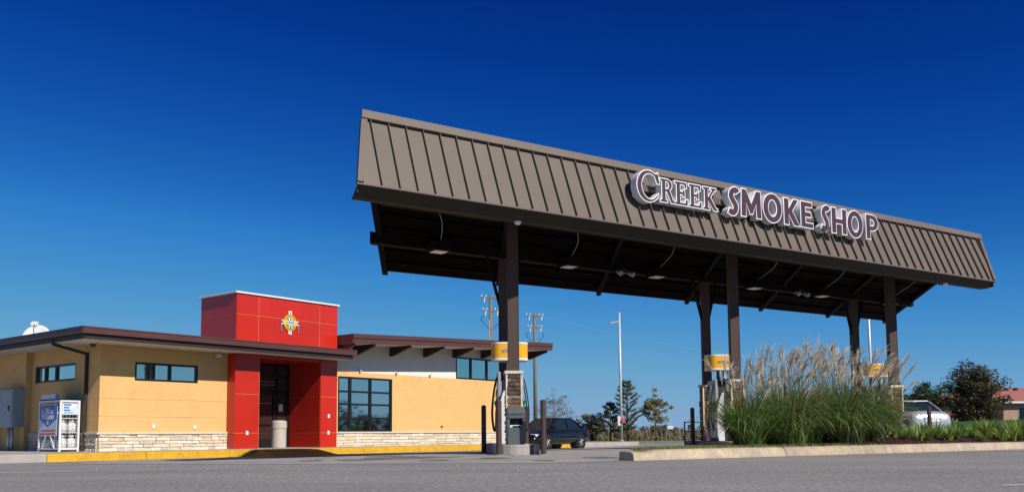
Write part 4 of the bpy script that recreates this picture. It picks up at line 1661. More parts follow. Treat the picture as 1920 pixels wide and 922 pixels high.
def make_dispenser(base, lab, slab, wh):
    """one pump: body, curved white wings, sign box, hoses, nozzles"""
    t = thing('fuel_dispenser', lab, 'fuel pump', base, ISL_ROT, 'pumps on the islands')
    q = MB()
    q.box(-0.24, 0.24, -0.46, 0.46, 0.0, 1.95)
    q.build('body', 'pump_dark', t, bevel=0.03)
    for y in (-0.50, 0.50):                            # sail-shaped end panels
        for sx in (-1, 1):
            q = MB()
            prof = [(0.30, 0.0), (0.36, 0.25), (0.37, 0.6), (0.335, 1.0), (0.25, 1.35), (0.17, 1.52), (0.11, 1.58), (0.11, 0.0)]
            q.prism([(sx * a, y - 0.05, z) for a, z in prof], (0, 0.10, 0))
            q.build('end_panel', 'pump_white', t, bevel=0.012)
    for sx in (-1, 1):
        q = MB()
        q.box(sx * 0.30 - 0.05, sx * 0.30 + 0.05, -0.44, 0.44, 1.28, 1.98)
        q.build('display_panel', 'cabinet_grey', t, bevel=0.015)
        q = MB()
        q.box(sx * 0.353 - 0.004, sx * 0.353 + 0.004, -0.16, 0.16, 1.52, 1.80)
        q.build('screen', 'screen', t)
        q = MB()
        q.box(sx * 0.353 - 0.004, sx * 0.353 + 0.004, 0.2, 0.40, 1.36, 1.80)
        q.build('card_reader', 'pump_grey', t)
        q = MB()
        q.box(sx * 0.27 - 0.04, sx * 0.27 + 0.04, -0.40, 0.40, 0.1, 0.95)
        q.build('lower_door', 'pump_white', t, bevel=0.01)
        for y in (-0.28, 0.28):
            q = MB()
            q.tube(smooth_path([(sx * 0.30, y, 1.95), (sx * 0.42, y - 0.05, 1.6), (sx * 0.50, y - 0.12, 0.9), (sx * 0.46, y - 0.16, 0.42), (sx * 0.40, y - 0.05, 0.40), (sx * 0.38, y, 0.85), (sx * 0.36, y, 1.05)], 7), 0.017, 6)
            q.build('hose', 'rubber', t, smooth=True)
            q = MB()
            q.tube([(sx * 0.36, y, 1.03), (sx * 0.40, y, 1.16), (sx * 0.33, y, 1.24)], 0.028, 8)
            q.build('nozzle', 'nozzle_green', t)
    for y in (-0.34, 0.34):
        q = MB()
        q.cyl((0, y, 1.95), (0, y, 2.40), 0.06, n=10)
        q.build('post', 'pump_grey', t)
    q = MB()
    q.box(-0.13, 0.05, -0.62, -0.50, 1.9, 2.25)
    q.build('intercom', 'pump_dark', t, bevel=0.01)
    q = MB()
    q.box(-0.10, 0.0, -0.635, -0.622, 2.0, 2.2)
    q.build('intercom_screen', 'screen', t)
    sg = thing_part('sign_box', t)
    sg.location = (0, 0, slab)

    def rr_(hw, hd, r, z):
        pts = []
        for cx, cy, a0 in ((hw - r, hd - r, 0), (-hw + r, hd - r, 90), (-hw + r, -hd + r, 180), (hw - r, -hd + r, 270)):
            for i in range(7):
                a = R(a0 + 15 * i)
                pts.append((cx + r * math.cos(a), cy + r * math.sin(a), z))
        return pts
    q = MB()
    q.prism(rr_(0.50, 0.42, 0.24, 0.06), (0, 0, 0.40))
    q.build('band', 'pump_orange', sg)
    q = MB()
    q.prism(rr_(0.505, 0.425, 0.245, 0.455), (0, 0, 0.05))
    q.prism(rr_(0.505, 0.425, 0.245, 0.0), (0, 0, 0.065))
    q.build('rim', 'pump_white', sg)
    o = link('lettering', text_mesh('NITROGEN', 0.145, 0.003, shear=0.2, off=0.008), 'white_plastic', sg)
    upright(o, (-0.02, -0.422, 0.25), scale=(0.62, 1, 1))
    o = link('lettering', text_mesh('NITROGEN', 0.145, 0.003, shear=0.2, off=0.001), 'nitro_blue', sg)
    upright(o, (-0.02, -0.426, 0.25), scale=(0.62, 1, 1))
    return t


def make_bollard(p, lab, h=1.38):
    b = thing('bollard', lab, 'bollard', p, random.uniform(0, 6), 'bollards round the pump islands')
    q = MB()
    q.lathe([(0.072, 0.0), (0.072, h - 0.05)], 20)
    q.build('post', 'bollard_brown', b, smooth=False, bevel=0.002)
    q = MB()
    q.lathe([(0.0725, h - 0.05), (0.066, h - 0.02), (0.045, h), (0.0, h + 0.01)], 20)
    q.build('cap', 'bollard_brown', b, smooth=True)
    q = MB()
    q.lathe([(0.10, -0.02), (0.10, 0.012), (0.075, 0.02)], 20)
    q.build('footing', 'concrete', b)
    return b


def make_station(p, lab):
    """windscreen-wash and litter unit"""
    u = thing('service_unit', lab, 'bin', p, ISL_ROT)
    q = MB()
    q.box(-0.22, 0.22, -0.17, 0.17, 0.0, 0.42)
    q.build('lower_bin', 'pump_grey', u, bevel=0.02)
    for sx in (-1, 1):
        q = MB()
        q.box(sx * 0.20 - 0.035, sx * 0.20 + 0.035, -0.17, 0.17, 0.42, 0.66)
        q.build('side', 'pump_grey', u, bevel=0.01)
    q = MB()
    q.box(-0.17, 0.17, 0.10, 0.16, 0.42, 0.66)
    q.build('back', 'black', u)
    q = MB()
    q.box(-0.16, 0.16, -0.10, 0.09, 0.43, 0.50)
    q.build('wash_basin', 'ice_blue', u, bevel=0.01)
    q = MB()
    q.tube([(0.02, -0.08, 0.45), (0.02, -0.10, 0.68)], 0.014)
    q.box(-0.08, 0.12, -0.12, -0.085, 0.44, 0.48)
    q.build('squeegee', 'black', u)
    q = MB()
    q.prism([(-0.235, -0.19, 0.66), (-0.235, 0.19, 0.66), (-0.235, 0.19, 0.94), (-0.235, 0.0, 0.98), (-0.235, -0.19, 0.86)], (0.47, 0, 0))
    q.build('towel_box', 'pump_grey', u, bevel=0.025)
    q = MB()
    q.box(-0.21, 0.21, -0.196, -0.19, 0.76, 0.775)
    q.build('slot', 'black', u)
    return u


names = (('left', 'nearest'), ('middle', 'behind the tall grass'), ('right', 'beside the silver car'))
for i, s_ in enumerate((4.20, 12.52, 20.68)):
    base = cw(s_, 2.6, 0)
    X = Vector((math.cos(ISL_ROT), math.sin(ISL_ROT), 0))
    Y = Vector((-X.y, X.x, 0))
    zg = gz(base.x, base.y)
    isl = thing('pump_island', names[i][0] + ' concrete pump island under the canopy, ' + names[i][1], 'pump island', base + Vector((0, 0, zg)), ISL_ROT)
    q = MB()
    q.prism([(x_, y_, -0.1) for x_, y_ in round_rect(0.56, -1.0, 4.6)], (0, 0, 0.36 - zg))
    q.build('plinth', 'concrete', isl, bevel=0.025)
    q = MB()
    q.box(0.44, 0.58, -0.95, -0.55, -0.1, 0.27 - zg)
    q.build('kerb_guard', 'concrete', isl, bevel=0.01)
    ztop = 0.26
    make_dispenser(base + Y * 1.42 + Vector((0, 0, ztop)), names[i][0] + ' fuel pump with orange sign box on top, ' + names[i][1], 2.30, 0)
    make_station(base + Y * -0.40 + X * 0.02 + Vector((0, 0, ztop)), 'grey windscreen-wash and towel unit before the ' + names[i][0] + ' stone column base')
    for (dx, dy, w) in ((-0.47, -1.25, 'front left'), (0.66, -1.12, 'front right'), (-0.68, 2.6, 'rear left'), (0.68, 3.9, 'rear right')):
        if i == 2 and w == 'rear right':
            continue
        p = base + X * dx + Y * dy
        make_bollard(Vector((p.x, p.y, gz(p.x, p.y))), 'brown steel bollard at the ' + w + ' of the ' + names[i][0] + ' pump island')
# notice frame standing behind the middle island
p = cw(12.2, 6.4, -0.02)
fr = thing('rack', 'black wire rack with a white card beside the middle pump island', 'rack', p, ISL_ROT)
q = MB()
for sx in (-0.4, 0.4):
    q.box(sx - 0.02, sx + 0.02, -0.02, 0.02, 0, 0.95)
for z in (0.93, 0.6):
    q.box(-0.4, 0.4, -0.018, 0.018, z - 0.018, z + 0.018)
q.build('frame', 'black', fr)
q = MB()
q.box(-0.3, -0.05, -0.03, -0.02, 0.68, 0.84)
q.build('card', 'white_plastic', fr)

# ================================================================== CARS
def make_car(name, label, loc, rz, paint, sc_=1.0):
    """four-door saloon, front towards +x"""
    t = thing(name, label, 'car', loc, rz)
    t.scale = (sc_,) * 3
    # lower body: stations (x, underside, shoulder height, half width at sill, half width at shoulder, centre height)
    ST = [(-2.30, 0.42, 0.62, 0.55, 0.52, 0.66), (-2.24, 0.30, 0.86, 0.74, 0.68, 0.92), (-2.05, 0.26, 0.96, 0.82, 0.76, 1.01), (-1.6, 0.24, 0.97, 0.85, 0.80, 1.02), (-1.1, 0.22, 0.95, 0.865, 0.82, 0.98),
          (-0.4, 0.20, 0.92, 0.87, 0.83, 0.95), (0.3, 0.20, 0.90, 0.87, 0.83, 0.93), (0.9, 0.21, 0.88, 0.865, 0.82, 0.93), (1.4, 0.23, 0.82, 0.85, 0.78, 0.88), (1.85, 0.25, 0.74, 0.82, 0.72, 0.79),
          (2.15, 0.28, 0.66, 0.74, 0.64, 0.70), (2.28, 0.36, 0.56, 0.60, 0.54, 0.58)]
    vs, fs = [], []
    for (x, zb, zs, wb, ws, zc) in ST:
        zm = zb + (zs - zb) * 0.5
        half = [(0.0, zb), (wb * 0.85, zb), (wb, zb + 0.10), (wb * 1.012, zm), (ws * 1.03, zs - 0.06), (ws * 0.93, zs), (ws * 0.5, zc), (0.0, zc + 0.008)]
        ring = half + [(-y, z) for y, z in reversed(half[1:-1])]
        vs += [(x, y, z) for y, z in ring]
    n = 14
    for i in range(len(ST) - 1):
        for k_ in range(n):
            fs.append((i * n + k_, i * n + (k_ + 1) % n, (i + 1) * n + (k_ + 1) % n, (i + 1) * n + k_))
    fs += [tuple(range(n - 1, -1, -1)), tuple(range((len(ST) - 1) * n, len(ST) * n))]
    q = MB()
    q.add(vs, fs)
    body = q.build('body', paint, t, smooth=True)
    md = body.modifiers.new('sub', 'SUBSURF')
    md.levels = md.render_levels = 2
    # greenhouse: glass shell, pillars and roof skin
    gb = [(-1.62, 0.74, 0.97), (-0.95, 0.60, 1.385), (-0.2, 0.62, 1.43), (0.32, 0.60, 1.40), (1.18, 0.74, 0.90)]
    vs = []
    for x, w, z in gb:
        vs += [(x, -w, z), (x, w, z)]
    lb = [(-1.62, 0.78, 0.93), (1.18, 0.78, 0.86)]
    q = MB()
    q.add([(-1.62, -0.745, 0.95), (-0.95, -0.60, 1.385), (-0.95, 0.60, 1.385), (-1.62, 0.745, 0.95)], [(0, 1, 2, 3)])
    q.build('rear_window', 'car_glass', t)
    q = MB()
    q.add([(1.18, -0.745, 0.88), (0.32, -0.60, 1.395), (0.32, 0.60, 1.395), (1.18, 0.745, 0.88)], [(3, 2, 1, 0)])
    q.build('windscreen', 'car_glass', t)
    for sy in (-1, 1):
        for xs in ([(-0.30, 0.795, 0.90), (1.10, 0.775, 0.89), (0.30, 0.625, 1.36), (-0.24, 0.64, 1.385)], [(-1.48, 0.775, 0.935), (-0.40, 0.795, 0.91), (-0.33, 0.64, 1.385), (-0.92, 0.625, 1.355)]):
            q = MB()
            q.add([(x, sy * y, z) for x, y, z in xs], [(0, 1, 2, 3) if sy < 0 else (3, 2, 1, 0)])
            q.build('side_window', 'car_glass', t)
    q = MB()
    for sy in (-1, 1):
        for path in ([(1.24, 0.775, 0.86), (0.30, 0.615, 1.39)], [(-0.36, 0.80, 0.90), (-0.29, 0.635, 1.40)], [(-1.66, 0.775, 0.93), (-1.3, 0.70, 1.16), (-0.92, 0.615, 1.375)]):
            q.tube([(x, sy * y, z) for x, y, z in path], 0.035, 5)
        q.tube([(x, sy * y, z) for x, y, z in [(1.24, 0.79, 0.87), (-0.36, 0.81, 0.90), (-1.62, 0.79, 0.93)]], 0.03, 5)
    q.build('pillars', paint, t)
    q = MB()
    rp = [(-0.97, 0.0), (-0.90, 0.63), (-0.2, 0.655), (0.28, 0.635), (0.36, 0.0), (0.28, -0.635), (-0.2, -0.655), (-0.90, -0.63)]
    q.prism([(x, y, 1.375) for x, y in rp], (0, 0, 0.055))
    rf_ = q.build('roof', paint, t, bevel=0.03, seg=3)
    # wheels
    for wx in (1.38, -1.30):
        for sy in (-1, 1):
            w_ = thing_part('wheel', t)
            w_.location = (wx, sy * 0.78, 0.31)
            q = MB()
            q.lathe([(0.20, -0.10), (0.29, -0.105), (0.31, -0.07), (0.31, 0.07), (0.29, 0.105), (0.20, 0.10)], 28)
            o = q.build('tyre', 'rubber', w_)
            o.rotation_euler = (math.pi / 2, 0, 0)
            q = MB()
            q.lathe([(0.205, -0.02), (0.205, 0.09), (0.19, 0.10), (0.18, 0.06), (0.0, 0.05)], 28)
            for k_ in range(5):
                a = 2 * math.pi * k_ / 5
                q.cyl((0.03 * math.cos(a), 0.03 * math.sin(a), 0.085), (0.19 * math.cos(a), 0.19 * math.sin(a), 0.092), 0.032, 0.028, 6)
            q.cyl((0, 0, 0.04), (0, 0, 0.105), 0.05, n=10)
            o = q.build('rim', 'alloy', w_)
            o.rotation_euler = (-sy * math.pi / 2 if sy > 0 else math.pi / 2, 0, 0)
            q = MB()                                     # dark wheel well
            q.cyl((0, sy * -0.30, 0.0), (0, sy * 0.099, 0.0), 0.375, n=28)
            q.build('wheel_arch', 'black', w_)
    for sy in (-1, 1):
        q = MB()
        q.prism([(2.12, sy * 0.42, 0.56), (1.98, sy * 0.74, 0.58), (1.88, sy * 0.77, 0.69), (2.06, sy * 0.44, 0.69)], (0.055, sy * 0.03, 0.0))
        q.build('headlight', 'headlamp', t, bevel=0.01)
        q = MB()
        q.prism([(-2.235, sy * 0.42, 0.70), (-2.10, sy * 0.745, 0.68), (-2.02, sy * 0.79, 0.90), (-2.16, sy * 0.46, 0.89)], (-0.05, sy * 0.02, 0.0))
        q.build('tail_light', 'tail_red', t, bevel=0.01)
        q = MB()
        q.prism([(0.86, sy * 0.80, 0.93), (0.98, sy * 0.80, 0.93), (0.98, sy * 0.80, 1.05), (0.88, sy * 0.80, 1.05)], (0, sy * 0.17, 0.01))
        q.build('door_mirror', paint, t, bevel=0.02)
        for xh in (0.02, -1.0):
            q = MB()
            q.box(xh - 0.09, xh + 0.09, sy * 0.868 - 0.012, sy * 0.868 + 0.012, 0.74, 0.765)
            q.build('door_handle', paint, t)
        q = MB()
        q.tube([(2.0, sy * 0.72, 0.47), (1.8, sy * 0.845, 0.48), (0.0, sy * 0.888, 0.48), (-1.9, sy * 0.84, 0.48)], 0.014, 4)
        q.build('side_moulding', 'chrome' if paint == 'car_black' else paint, t)
    q = MB()
    q.box(-2.31, -2.275, -0.26, 0.26, 0.60, 0.75)
    q.build('licence_plate', 'white_plastic', t)
    q = MB()
    q.box(-2.305, -2.26, -0.30, 0.30, 0.575, 0.775)
    q.build('plate_recess', 'cabinet_grey', t)
    q = MB()
    q.box(2.24, 2.30, -0.40, 0.40, 0.42, 0.50)
    q.build('grille', 'black', t)
    return t


hd = math.atan2(-BU.y, -BU.x)
fwx = Vector((1.50, 41.0, 0)) - Vector((math.cos(hd), math.sin(hd), 0)) * 1.38 + BN * -0.78
make_car('parked_car', 'black saloon car parked by the kerb at the shop wing', (fwx.x, fwx.y, gz(fwx.x, fwx.y)), hd, 'car_black')
q = MB()                                             # raised paving strip right of the last island
q.prism([(14.27, 32.2, -0.1), (19, 32.2, -0.1), (19, 40, -0.1), (13.75, 40, -0.1)], (0, 0, 0.36))
struct(q.build('raised_paving', 'concrete', bevel=0.03))
make_car('parked_car', 'silver saloon seen from behind beside the right-hand pump', (15.16, 35.45, 0.26), R(94), 'car_silver')
make_car('parked_car', 'light blue car roof at the far right edge', (27.0, 46.2, -0.13), R(172), 'car_blue', 0.95)


# ================================================================== PLANTS
def rnd_dir(rr, up=0.0):
    a = rr.uniform(0, 2 * math.pi)
    return Vector((math.cos(a), math.sin(a), up))


def ribbon(vs, fs, pts, w0, side, taper=True, wmid=1.0):
    """narrow leaf strip through pts"""
    o = len(vs)
    n = len(pts)
    for i, p in enumerate(pts):
        f = i / (n - 1)
        w = w0 * (1 - f ** 2.2) if taper else w0
        if i == n - 1 and taper:
            vs.append(tuple(p))
        else:
            vs.append(tuple(p - side * w / 2))
            vs.append(tuple(p + side * w / 2))
    m_ = n - 2 if taper else n - 1
    for i in range(m_):
        fs.append((o + 2 * i, o + 2 * i + 1, o + 2 * i + 3, o + 2 * i + 2))
    if taper:
        fs.append((o + 2 * (n - 2), o + 2 * (n - 2) + 1, o + 2 * (n - 1)))


def make_miscanthus(loc, label, rad, hgt, nbl, npl, seed, ptop):
    rr = random.Random(seed)
    t = thing('feather_grass', label, 'ornamental grass', loc, 0, 'tall feather grasses in the planting bed')
    for part, mt, cnt in (('blades', 'grass_tint', int(nbl * 0.85)), ('dry_blades', 'grass_dry', nbl // 9)):
        vs, fs = [], []
        for _ in range(cnt):
            a = rr.uniform(0, 2 * math.pi)
            r0 = rad * 0.25 * math.sqrt(rr.random())
            base = Vector((r0 * math.cos(a), r0 * math.sin(a), 0))
            a2 = a + rr.gauss(0, 0.55)
            out = Vector((math.cos(a2), math.sin(a2), 0))
            outer = r0 / (rad * 0.25)
            L = hgt * rr.uniform(0.68, 1.30)
            th = rr.uniform(0.02, 0.30) + 0.34 * outer * rr.random()
            bend = rr.uniform(0.3, 2.0) + 0.7 * outer * rr.random()
            pts = [base]
            for i in range(1, 9):
                f = i / 8
                ang = th + bend * f ** 1.7
                p = pts[-1] + (out * math.sin(ang) + Vector((0, 0, math.cos(ang)))) * (L / 8)
                p.z = max(0.02, p.z)
                pts.append(p)
            side = Vector((-out.y, out.x, 0))
            side = (side + out * rr.uniform(-0.6, 0.6)).normalized()
            ribbon(vs, fs, pts, rr.uniform(0.018, 0.034), side)
        q = MB()
        q.add(vs, fs)
        o = q.build(part, mt, t)
        if part == 'blades':
            set_tint(o, 8, rr)
    vs, fs = [], []
    sv, sf = [], []
    wind = Vector((0.55, 0.1, 0))
    for _ in range(int(npl * 0.72)):
        a = rr.uniform(0, 2 * math.pi)
        r0 = rad * 0.32 * math.sqrt(rr.random())
        base = Vector((r0 * math.cos(a), r0 * math.sin(a), 0))
        out = Vector((math.cos(a), math.sin(a), 0))
        L = ptop * rr.uniform(0.70, 1.0)
        if rr.random() < 0.18:
            L *= 0.72
        lean = rr.uniform(0.05, 0.42)
        pts = []
        for i in range(7):
            f = i / 6
            pts.append(base + out * (L * lean * (0.5 * f + 0.5 * f * f)) + wind * (L * 0.05 * f * f) + Vector((0, 0, L * f * (1 - 0.3 * lean * f))))
        side = Vector((-out.y, out.x, 0))
        ribbon(sv, sf, pts, 0.008, side, taper=False)
        ribbon(sv, sf, pts, 0.008, out, taper=False)
        top = pts[-1]
        dirv = (pts[-1] - pts[-2]).normalized()
        b_ = rr.uniform(0.22, 0.36)
        swp = (wind + out * rr.uniform(0.0, 0.7)).normalized()
        for _k in range(rr.randint(13, 19)):
            st_ = top - dirv * rr.uniform(0.0, 0.20)
            dd = (dirv + rnd_dir(rr, 0) * rr.uniform(0.04, 0.30) + swp * rr.uniform(0.05, 0.30)).normalized()
            l = b_ * rr.uniform(0.6, 1.15)
            p1 = st_ + dd * l * 0.5
            p2 = p1 + (dd + swp * 0.35 + Vector((0, 0, -0.16))).normalized() * l * 0.3
            p3 = p2 + (dd + swp * 0.7 + Vector((0, 0, -0.5))).normalized() * l * 0.25
            sd_ = dd.cross(rnd_dir(rr, rr.uniform(-1, 1))).normalized()
            ribbon(vs, fs, [st_, p1, p2, p3], 0.012, sd_)
            for _h in range(4):                        # fine hairs off each strand
                f = rr.random()
                hp = st_.lerp(p1, f) if f < 0.6 else p1.lerp(p3, f)
                hd_ = (dd + rnd_dir(rr, rr.uniform(-0.4, 0.6)) * 0.8).normalized() * rr.uniform(0.03, 0.06)
                ribbon(vs, fs, [hp, hp + hd_ * 0.5, hp + hd_], 0.006, sd_)
    q = MB()
    q.add(vs, fs)
    q.build('plumes', 'plume', t)
    q = MB()
    q.add(sv, sf)
    q.build('plume_stems', 'plume_stem', t)
    return t


GR = [((4.5, 1.2), 1.15, 1.35, 900, 34, 2.05, 'feather grass clump at the left end of the bed, drooping plumes before the middle pump'),
      ((5.75, 1.1), 1.35, 1.6, 1500, 70, 2.35, 'broad feather grass clump, second from the left in the bed'),
      ((6.85, 1.5), 1.25, 1.55, 1200, 66, 2.45, 'feather grass clump in the middle of the row'),
      ((7.95, 1.1), 1.35, 1.65, 1500, 80, 2.55, 'tallest feather grass clump with the highest plumes, right of the middle'),
      ((9.0, 1.15), 1.25, 1.45, 1300, 62, 2.30, 'feather grass clump at the right end, spilling over the kerb'),
      ((6.4, 2.35), 1.1, 1.5, 700, 44, 2.5, 'feather grass clump behind the second one from the left'),
      ((8.4, 2.35), 1.1, 1.5, 700, 44, 2.5, 'feather grass clump behind the right end of the row')]
for i, ((s_, d_), rad, hg, nbl, npl, pt, lab) in enumerate(GR):
    make_miscanthus(iw(s_, d_, bed_z(s_, d_) - 0.02), lab, rad, hg, nbl, npl, 40 + i, pt)


def make_lily(loc, label, hgt, n, seed, mt='lily_leaf'):
    rr = random.Random(seed)
    t = thing('strap_leaf_plant', label, 'plant', loc, rr.uniform(0, 6), 'strap-leaved plants along the bed')
    vs, fs = [], []
    for _ in range(n):
        a = rr.uniform(0, 2 * math.pi)
        out = Vector((math.cos(a), math.sin(a), 0))
        base = out * rr.uniform(0.0, 0.10)
        L = hgt * rr.uniform(0.7, 1.25)
        lean = rr.uniform(0.15, 0.9)
        pts = []
        for i in range(6):
            f = i / 5
            pts.append(base + out * (L * (0.55 * lean * f + 0.28 * f * f)) + Vector((0, 0, max(0.01, L * (f - 0.42 * lean * f ** 2.6)))))
        side = (Vector((-out.y, out.x, 0)) + out * rr.uniform(-0.3, 0.3)).normalized()
        ribbon(vs, fs, pts, rr.uniform(0.032, 0.058), side)
    q = MB()
    q.add(vs, fs)
    o = q.build('leaves', 'lily_tint' if mt == 'lily_leaf' else mt, t)
    if mt == 'lily_leaf':
        set_tint(o, 5, rr)
    return t


rr = random.Random(5)
lil = []
s_ = 10.6
while s_ < 25.5:
    for d_ in (0.75, 1.45, 2.2):
        lil.append((s_ + rr.uniform(-0.25, 0.25), d_ + rr.uniform(-0.2, 0.2)))
    s_ += rr.uniform(0.62, 0.85)
ORDN = ['first', 'second', 'third', 'fourth', 'fifth', 'sixth', 'seventh', 'eighth', 'ninth', 'tenth', 'eleventh', 'twelfth', 'thirteenth', 'fourteenth', 'fifteenth', 'sixteenth', 'seventeenth', 'eighteenth', 'nineteenth', 'twentieth', 'twenty-first', 'twenty-second', 'twenty-third', 'twenty-fourth', 'twenty-fifth']
for i, (a, b) in enumerate(lil):
    rowname = ('front', 'middle', 'back')[i % 3]
    yel = rr.random() < 0.14
    make_lily(iw(a, b, bed_z(a, b) - 0.01), ('yellowing ' if yel else 'green ') + 'strap-leaved plant, ' + ORDN[i // 3] + ' from the tall grasses in the ' + rowname + ' row', (rr.uniform(0.34, 0.50) if a < 14.5 else rr.uniform(0.44, 0.70)), rr.randint(34, 52), 100 + i, 'lily_yellow' if yel else 'lily_leaf')
# low grass fringe over the turf: short blades, uncountable
vs, fs = [], []
rr = random.Random(9)
for _ in range(9000):
    s_ = 0.5 + 8.2 * rr.random()
    d_ = rr.uniform(0.44, 0.5 + min(1.9, 0.35 * s_))
    p = iw(s_, d_, 0.185)
    out = rnd_dir(rr)
    h = rr.uniform(0.03, 0.085)
    ribbon(vs, fs, [p, p + out * h * 0.3 + Vector((0, 0, h * 0.7)), p + out * h * 0.8 + Vector((0, 0, h))], 0.008, Vector((-out.y, out.x, 0)))
q = MB()
q.add(vs, fs)
o = q.build('turf_blades', 'turf')
o['kind'] = 'stuff'
tag(o, 'short patchy grass on the kerbed island nose', 'grass')
# mulch chips
vs, fs = [], []
for _ in range(5200):
    s_ = rr.uniform(8.0, 27)
    d_ = rr.uniform(0.5, 2.6)
    p = iw(s_, d_, bed_z(s_, d_) + rr.uniform(0.0, 0.03))
    a = rnd_dir(rr, rr.uniform(-0.4, 0.4)) * rr.uniform(0.02, 0.05)
    b = rnd_dir(rr, rr.uniform(-0.3, 0.6)) * rr.uniform(0.008, 0.02)
    o_ = len(vs)
    vs += [tuple(p - a - b), tuple(p + a - b), tuple(p + a + b), tuple(p - a + b)]
    fs.append((o_, o_ + 1, o_ + 2, o_ + 3))
q = MB()
q.add(vs, fs)
o = q.build('mulch_chips', 'mulch')
o['kind'] = 'stuff'
tag(o, 'dark red bark mulch covering the planting bed', 'mulch')


# ---- trees
def leafcloud(q, rr, centre, rad, n, size, flat_=1.0, long_=1.0):
    vs, fs = [], []
    for _ in range(n):
        d = Vector((rr.gauss(0, 1), rr.gauss(0, 1), rr.gauss(0, 1)))
        d.normalize()
        p = centre + Vector((d.x * rad.x, d.y * rad.y, d.z * rad.z)) * (rr.random() ** 0.45)
        a = Vector((rr.gauss(0, 1), rr.gauss(0, 1), rr.gauss(0, 0.55) * flat_)).normalized()
        b = a.orthogonal().normalized()
        b = (Matrix.Rotation(rr.uniform(0, 6.28), 3, a) @ b)
        s2 = size * rr.uniform(0.6, 1.3)
        o = len(vs)
        vs += [tuple(p - a * s2 * long_), tuple(p + b * s2 * 0.5), tuple(p + a * s2 * long_), tuple(p - b * s2 * 0.5)]
        fs.append((o, o + 1, o + 2, o + 3))
    q.add(vs, fs)


def make_tree(name, label, loc, h, cr, n_limbs, leaves, lsize, leaf_mat, bark, seed, trunk_h=0.3, trunk_r=0.09, flat_=1.0, clump=0.33, group=None, low=0.15):
    rr = random.Random(seed)
    t = thing(name, label, 'tree', loc, rr.uniform(0, 6), group)
    q = MB()
    q.tube(smooth_path([(0, 0, -0.1), (0.03 * h * rr.uniform(-1, 1), 0, h * 0.4), (0.04 * h * rr.uniform(-1, 1), 0.02 * h, h * (0.72 if clump >= 0.30 else 0.9))], 5), [trunk_r * (1 - 0.085 * i) for i in range(11)], 8)
    tips = []
    for i in range(n_limbs):
        f = low + (0.95 - low) * (i + rr.random()) / n_limbs
        z0 = h * (trunk_h + (0.93 - trunk_h) * f * 0.8)
        a = i * 2.4 + rr.uniform(-0.4, 0.4)
        prof = math.sin(math.pi * min(1, max(0.12, (0.12 + 0.88 * f)))) ** 0.7
        r = cr * prof * rr.uniform(0.6, 1.08)
        end = Vector((r * math.cos(a), r * math.sin(a), min(h * 0.98, z0 + r * rr.uniform(0.1, 0.75))))
        q.tube(smooth_path([(0, 0, z0), (end.x * 0.5, end.y * 0.5, z0 + (end.z - z0) * 0.35), end], 3), [trunk_r * 0.34 * (1 - 0.13 * j) for j in range(7)], 5)
        tips.append(end)
        tips.append(Vector((end.x * 0.6, end.y * 0.6, z0 + (end.z - z0) * 0.55)))
    tips.append(Vector((0, 0, h * (0.84 if clump >= 0.30 else 0.96))))
    tips.append(Vector((0.1 * cr, 0, h * 0.85)))
    if clump >= 0.33:                                  # broad rounded top
        for k_ in range(7):
            a = k_ * 0.9
            tips.append(Vector((0.55 * cr * math.cos(a), 0.55 * cr * math.sin(a), h * rr.uniform(0.78, 0.92))))
    q.build('trunk', bark, t)
    q = MB()
    for p in tips:
        s_ = cr * clump * rr.uniform(0.6, 1.25)
        leafcloud(q, rr, p, Vector((s_, s_, s_ * 0.75)), max(4, int(leaves / len(tips) * rr.uniform(0.6, 1.4))), lsize, flat_)
    q.build('crown', leaf_mat, t)
    return t


def make_pine(label, loc, h, cr, seed):
    rr = random.Random(seed)
    t = thing('pine_tree', label, 'tree', loc, rr.uniform(0, 6), 'pines beyond the forecourt')
    q = MB()
    q.tube([(0, 0, -0.1), (0.02, 0, h * 0.5), (0, 0.03, h * 0.97)], [0.11, 0.07, 0.02], 8)
    vs, fs = [], []
    lev = int(h * 2.2)
    for i in range(lev):
        f = (i + 0.6) / lev
        z = h * (0.14 + 0.82 * f)
        for k_ in range(5):
            a = 2 * math.pi * k_ / 5 + rr.uniform(-0.5, 0.5) + i
            r = cr * (1.05 - f) ** 0.8 * rr.uniform(0.35, 1.15) + 0.12
            out = Vector((math.cos(a), math.sin(a), 0))
            tip = Vector((0, 0, z)) + out * r + Vector((0, 0, r * (0.35 + 0.4 * f)))
            q.tube([(0, 0, z), Vector((0, 0, z)).lerp(tip, 0.5) - Vector((0, 0, 0.05 * r)), tip], [0.022, 0.016, 0.008], 4)
            for j in range(80):
                g_ = rr.uniform(0.3, 1.05)
                p = Vector((0, 0, z)).lerp(tip, g_)
                d = (out * 0.9 + Vector((0, 0, 0.5)) + Vector((rr.gauss(0, 0.6), rr.gauss(0, 0.6), rr.gauss(0, 0.5)))).normalized()
                l = rr.uniform(0.2, 0.40)
                ribbon(vs, fs, [p, p + d * l * 0.6, p + d * l + Vector((0, 0, -0.05))], 0.055, d.orthogonal().normalized())
    for j in range(90):
        p = Vector((0, 0, h * rr.uniform(0.86, 0.99)))
        d = Vector((rr.gauss(0, 0.5), rr.gauss(0, 0.5), 1)).normalized()
        ribbon(vs, fs, [p, p + d * 0.15, p + d * 0.28], 0.022, d.orthogonal().normalized())
    q.build('trunk', 'bark', t)
    q = MB()
    q.add(vs, fs)
    q.build('crown', 'needle', t)
    return t


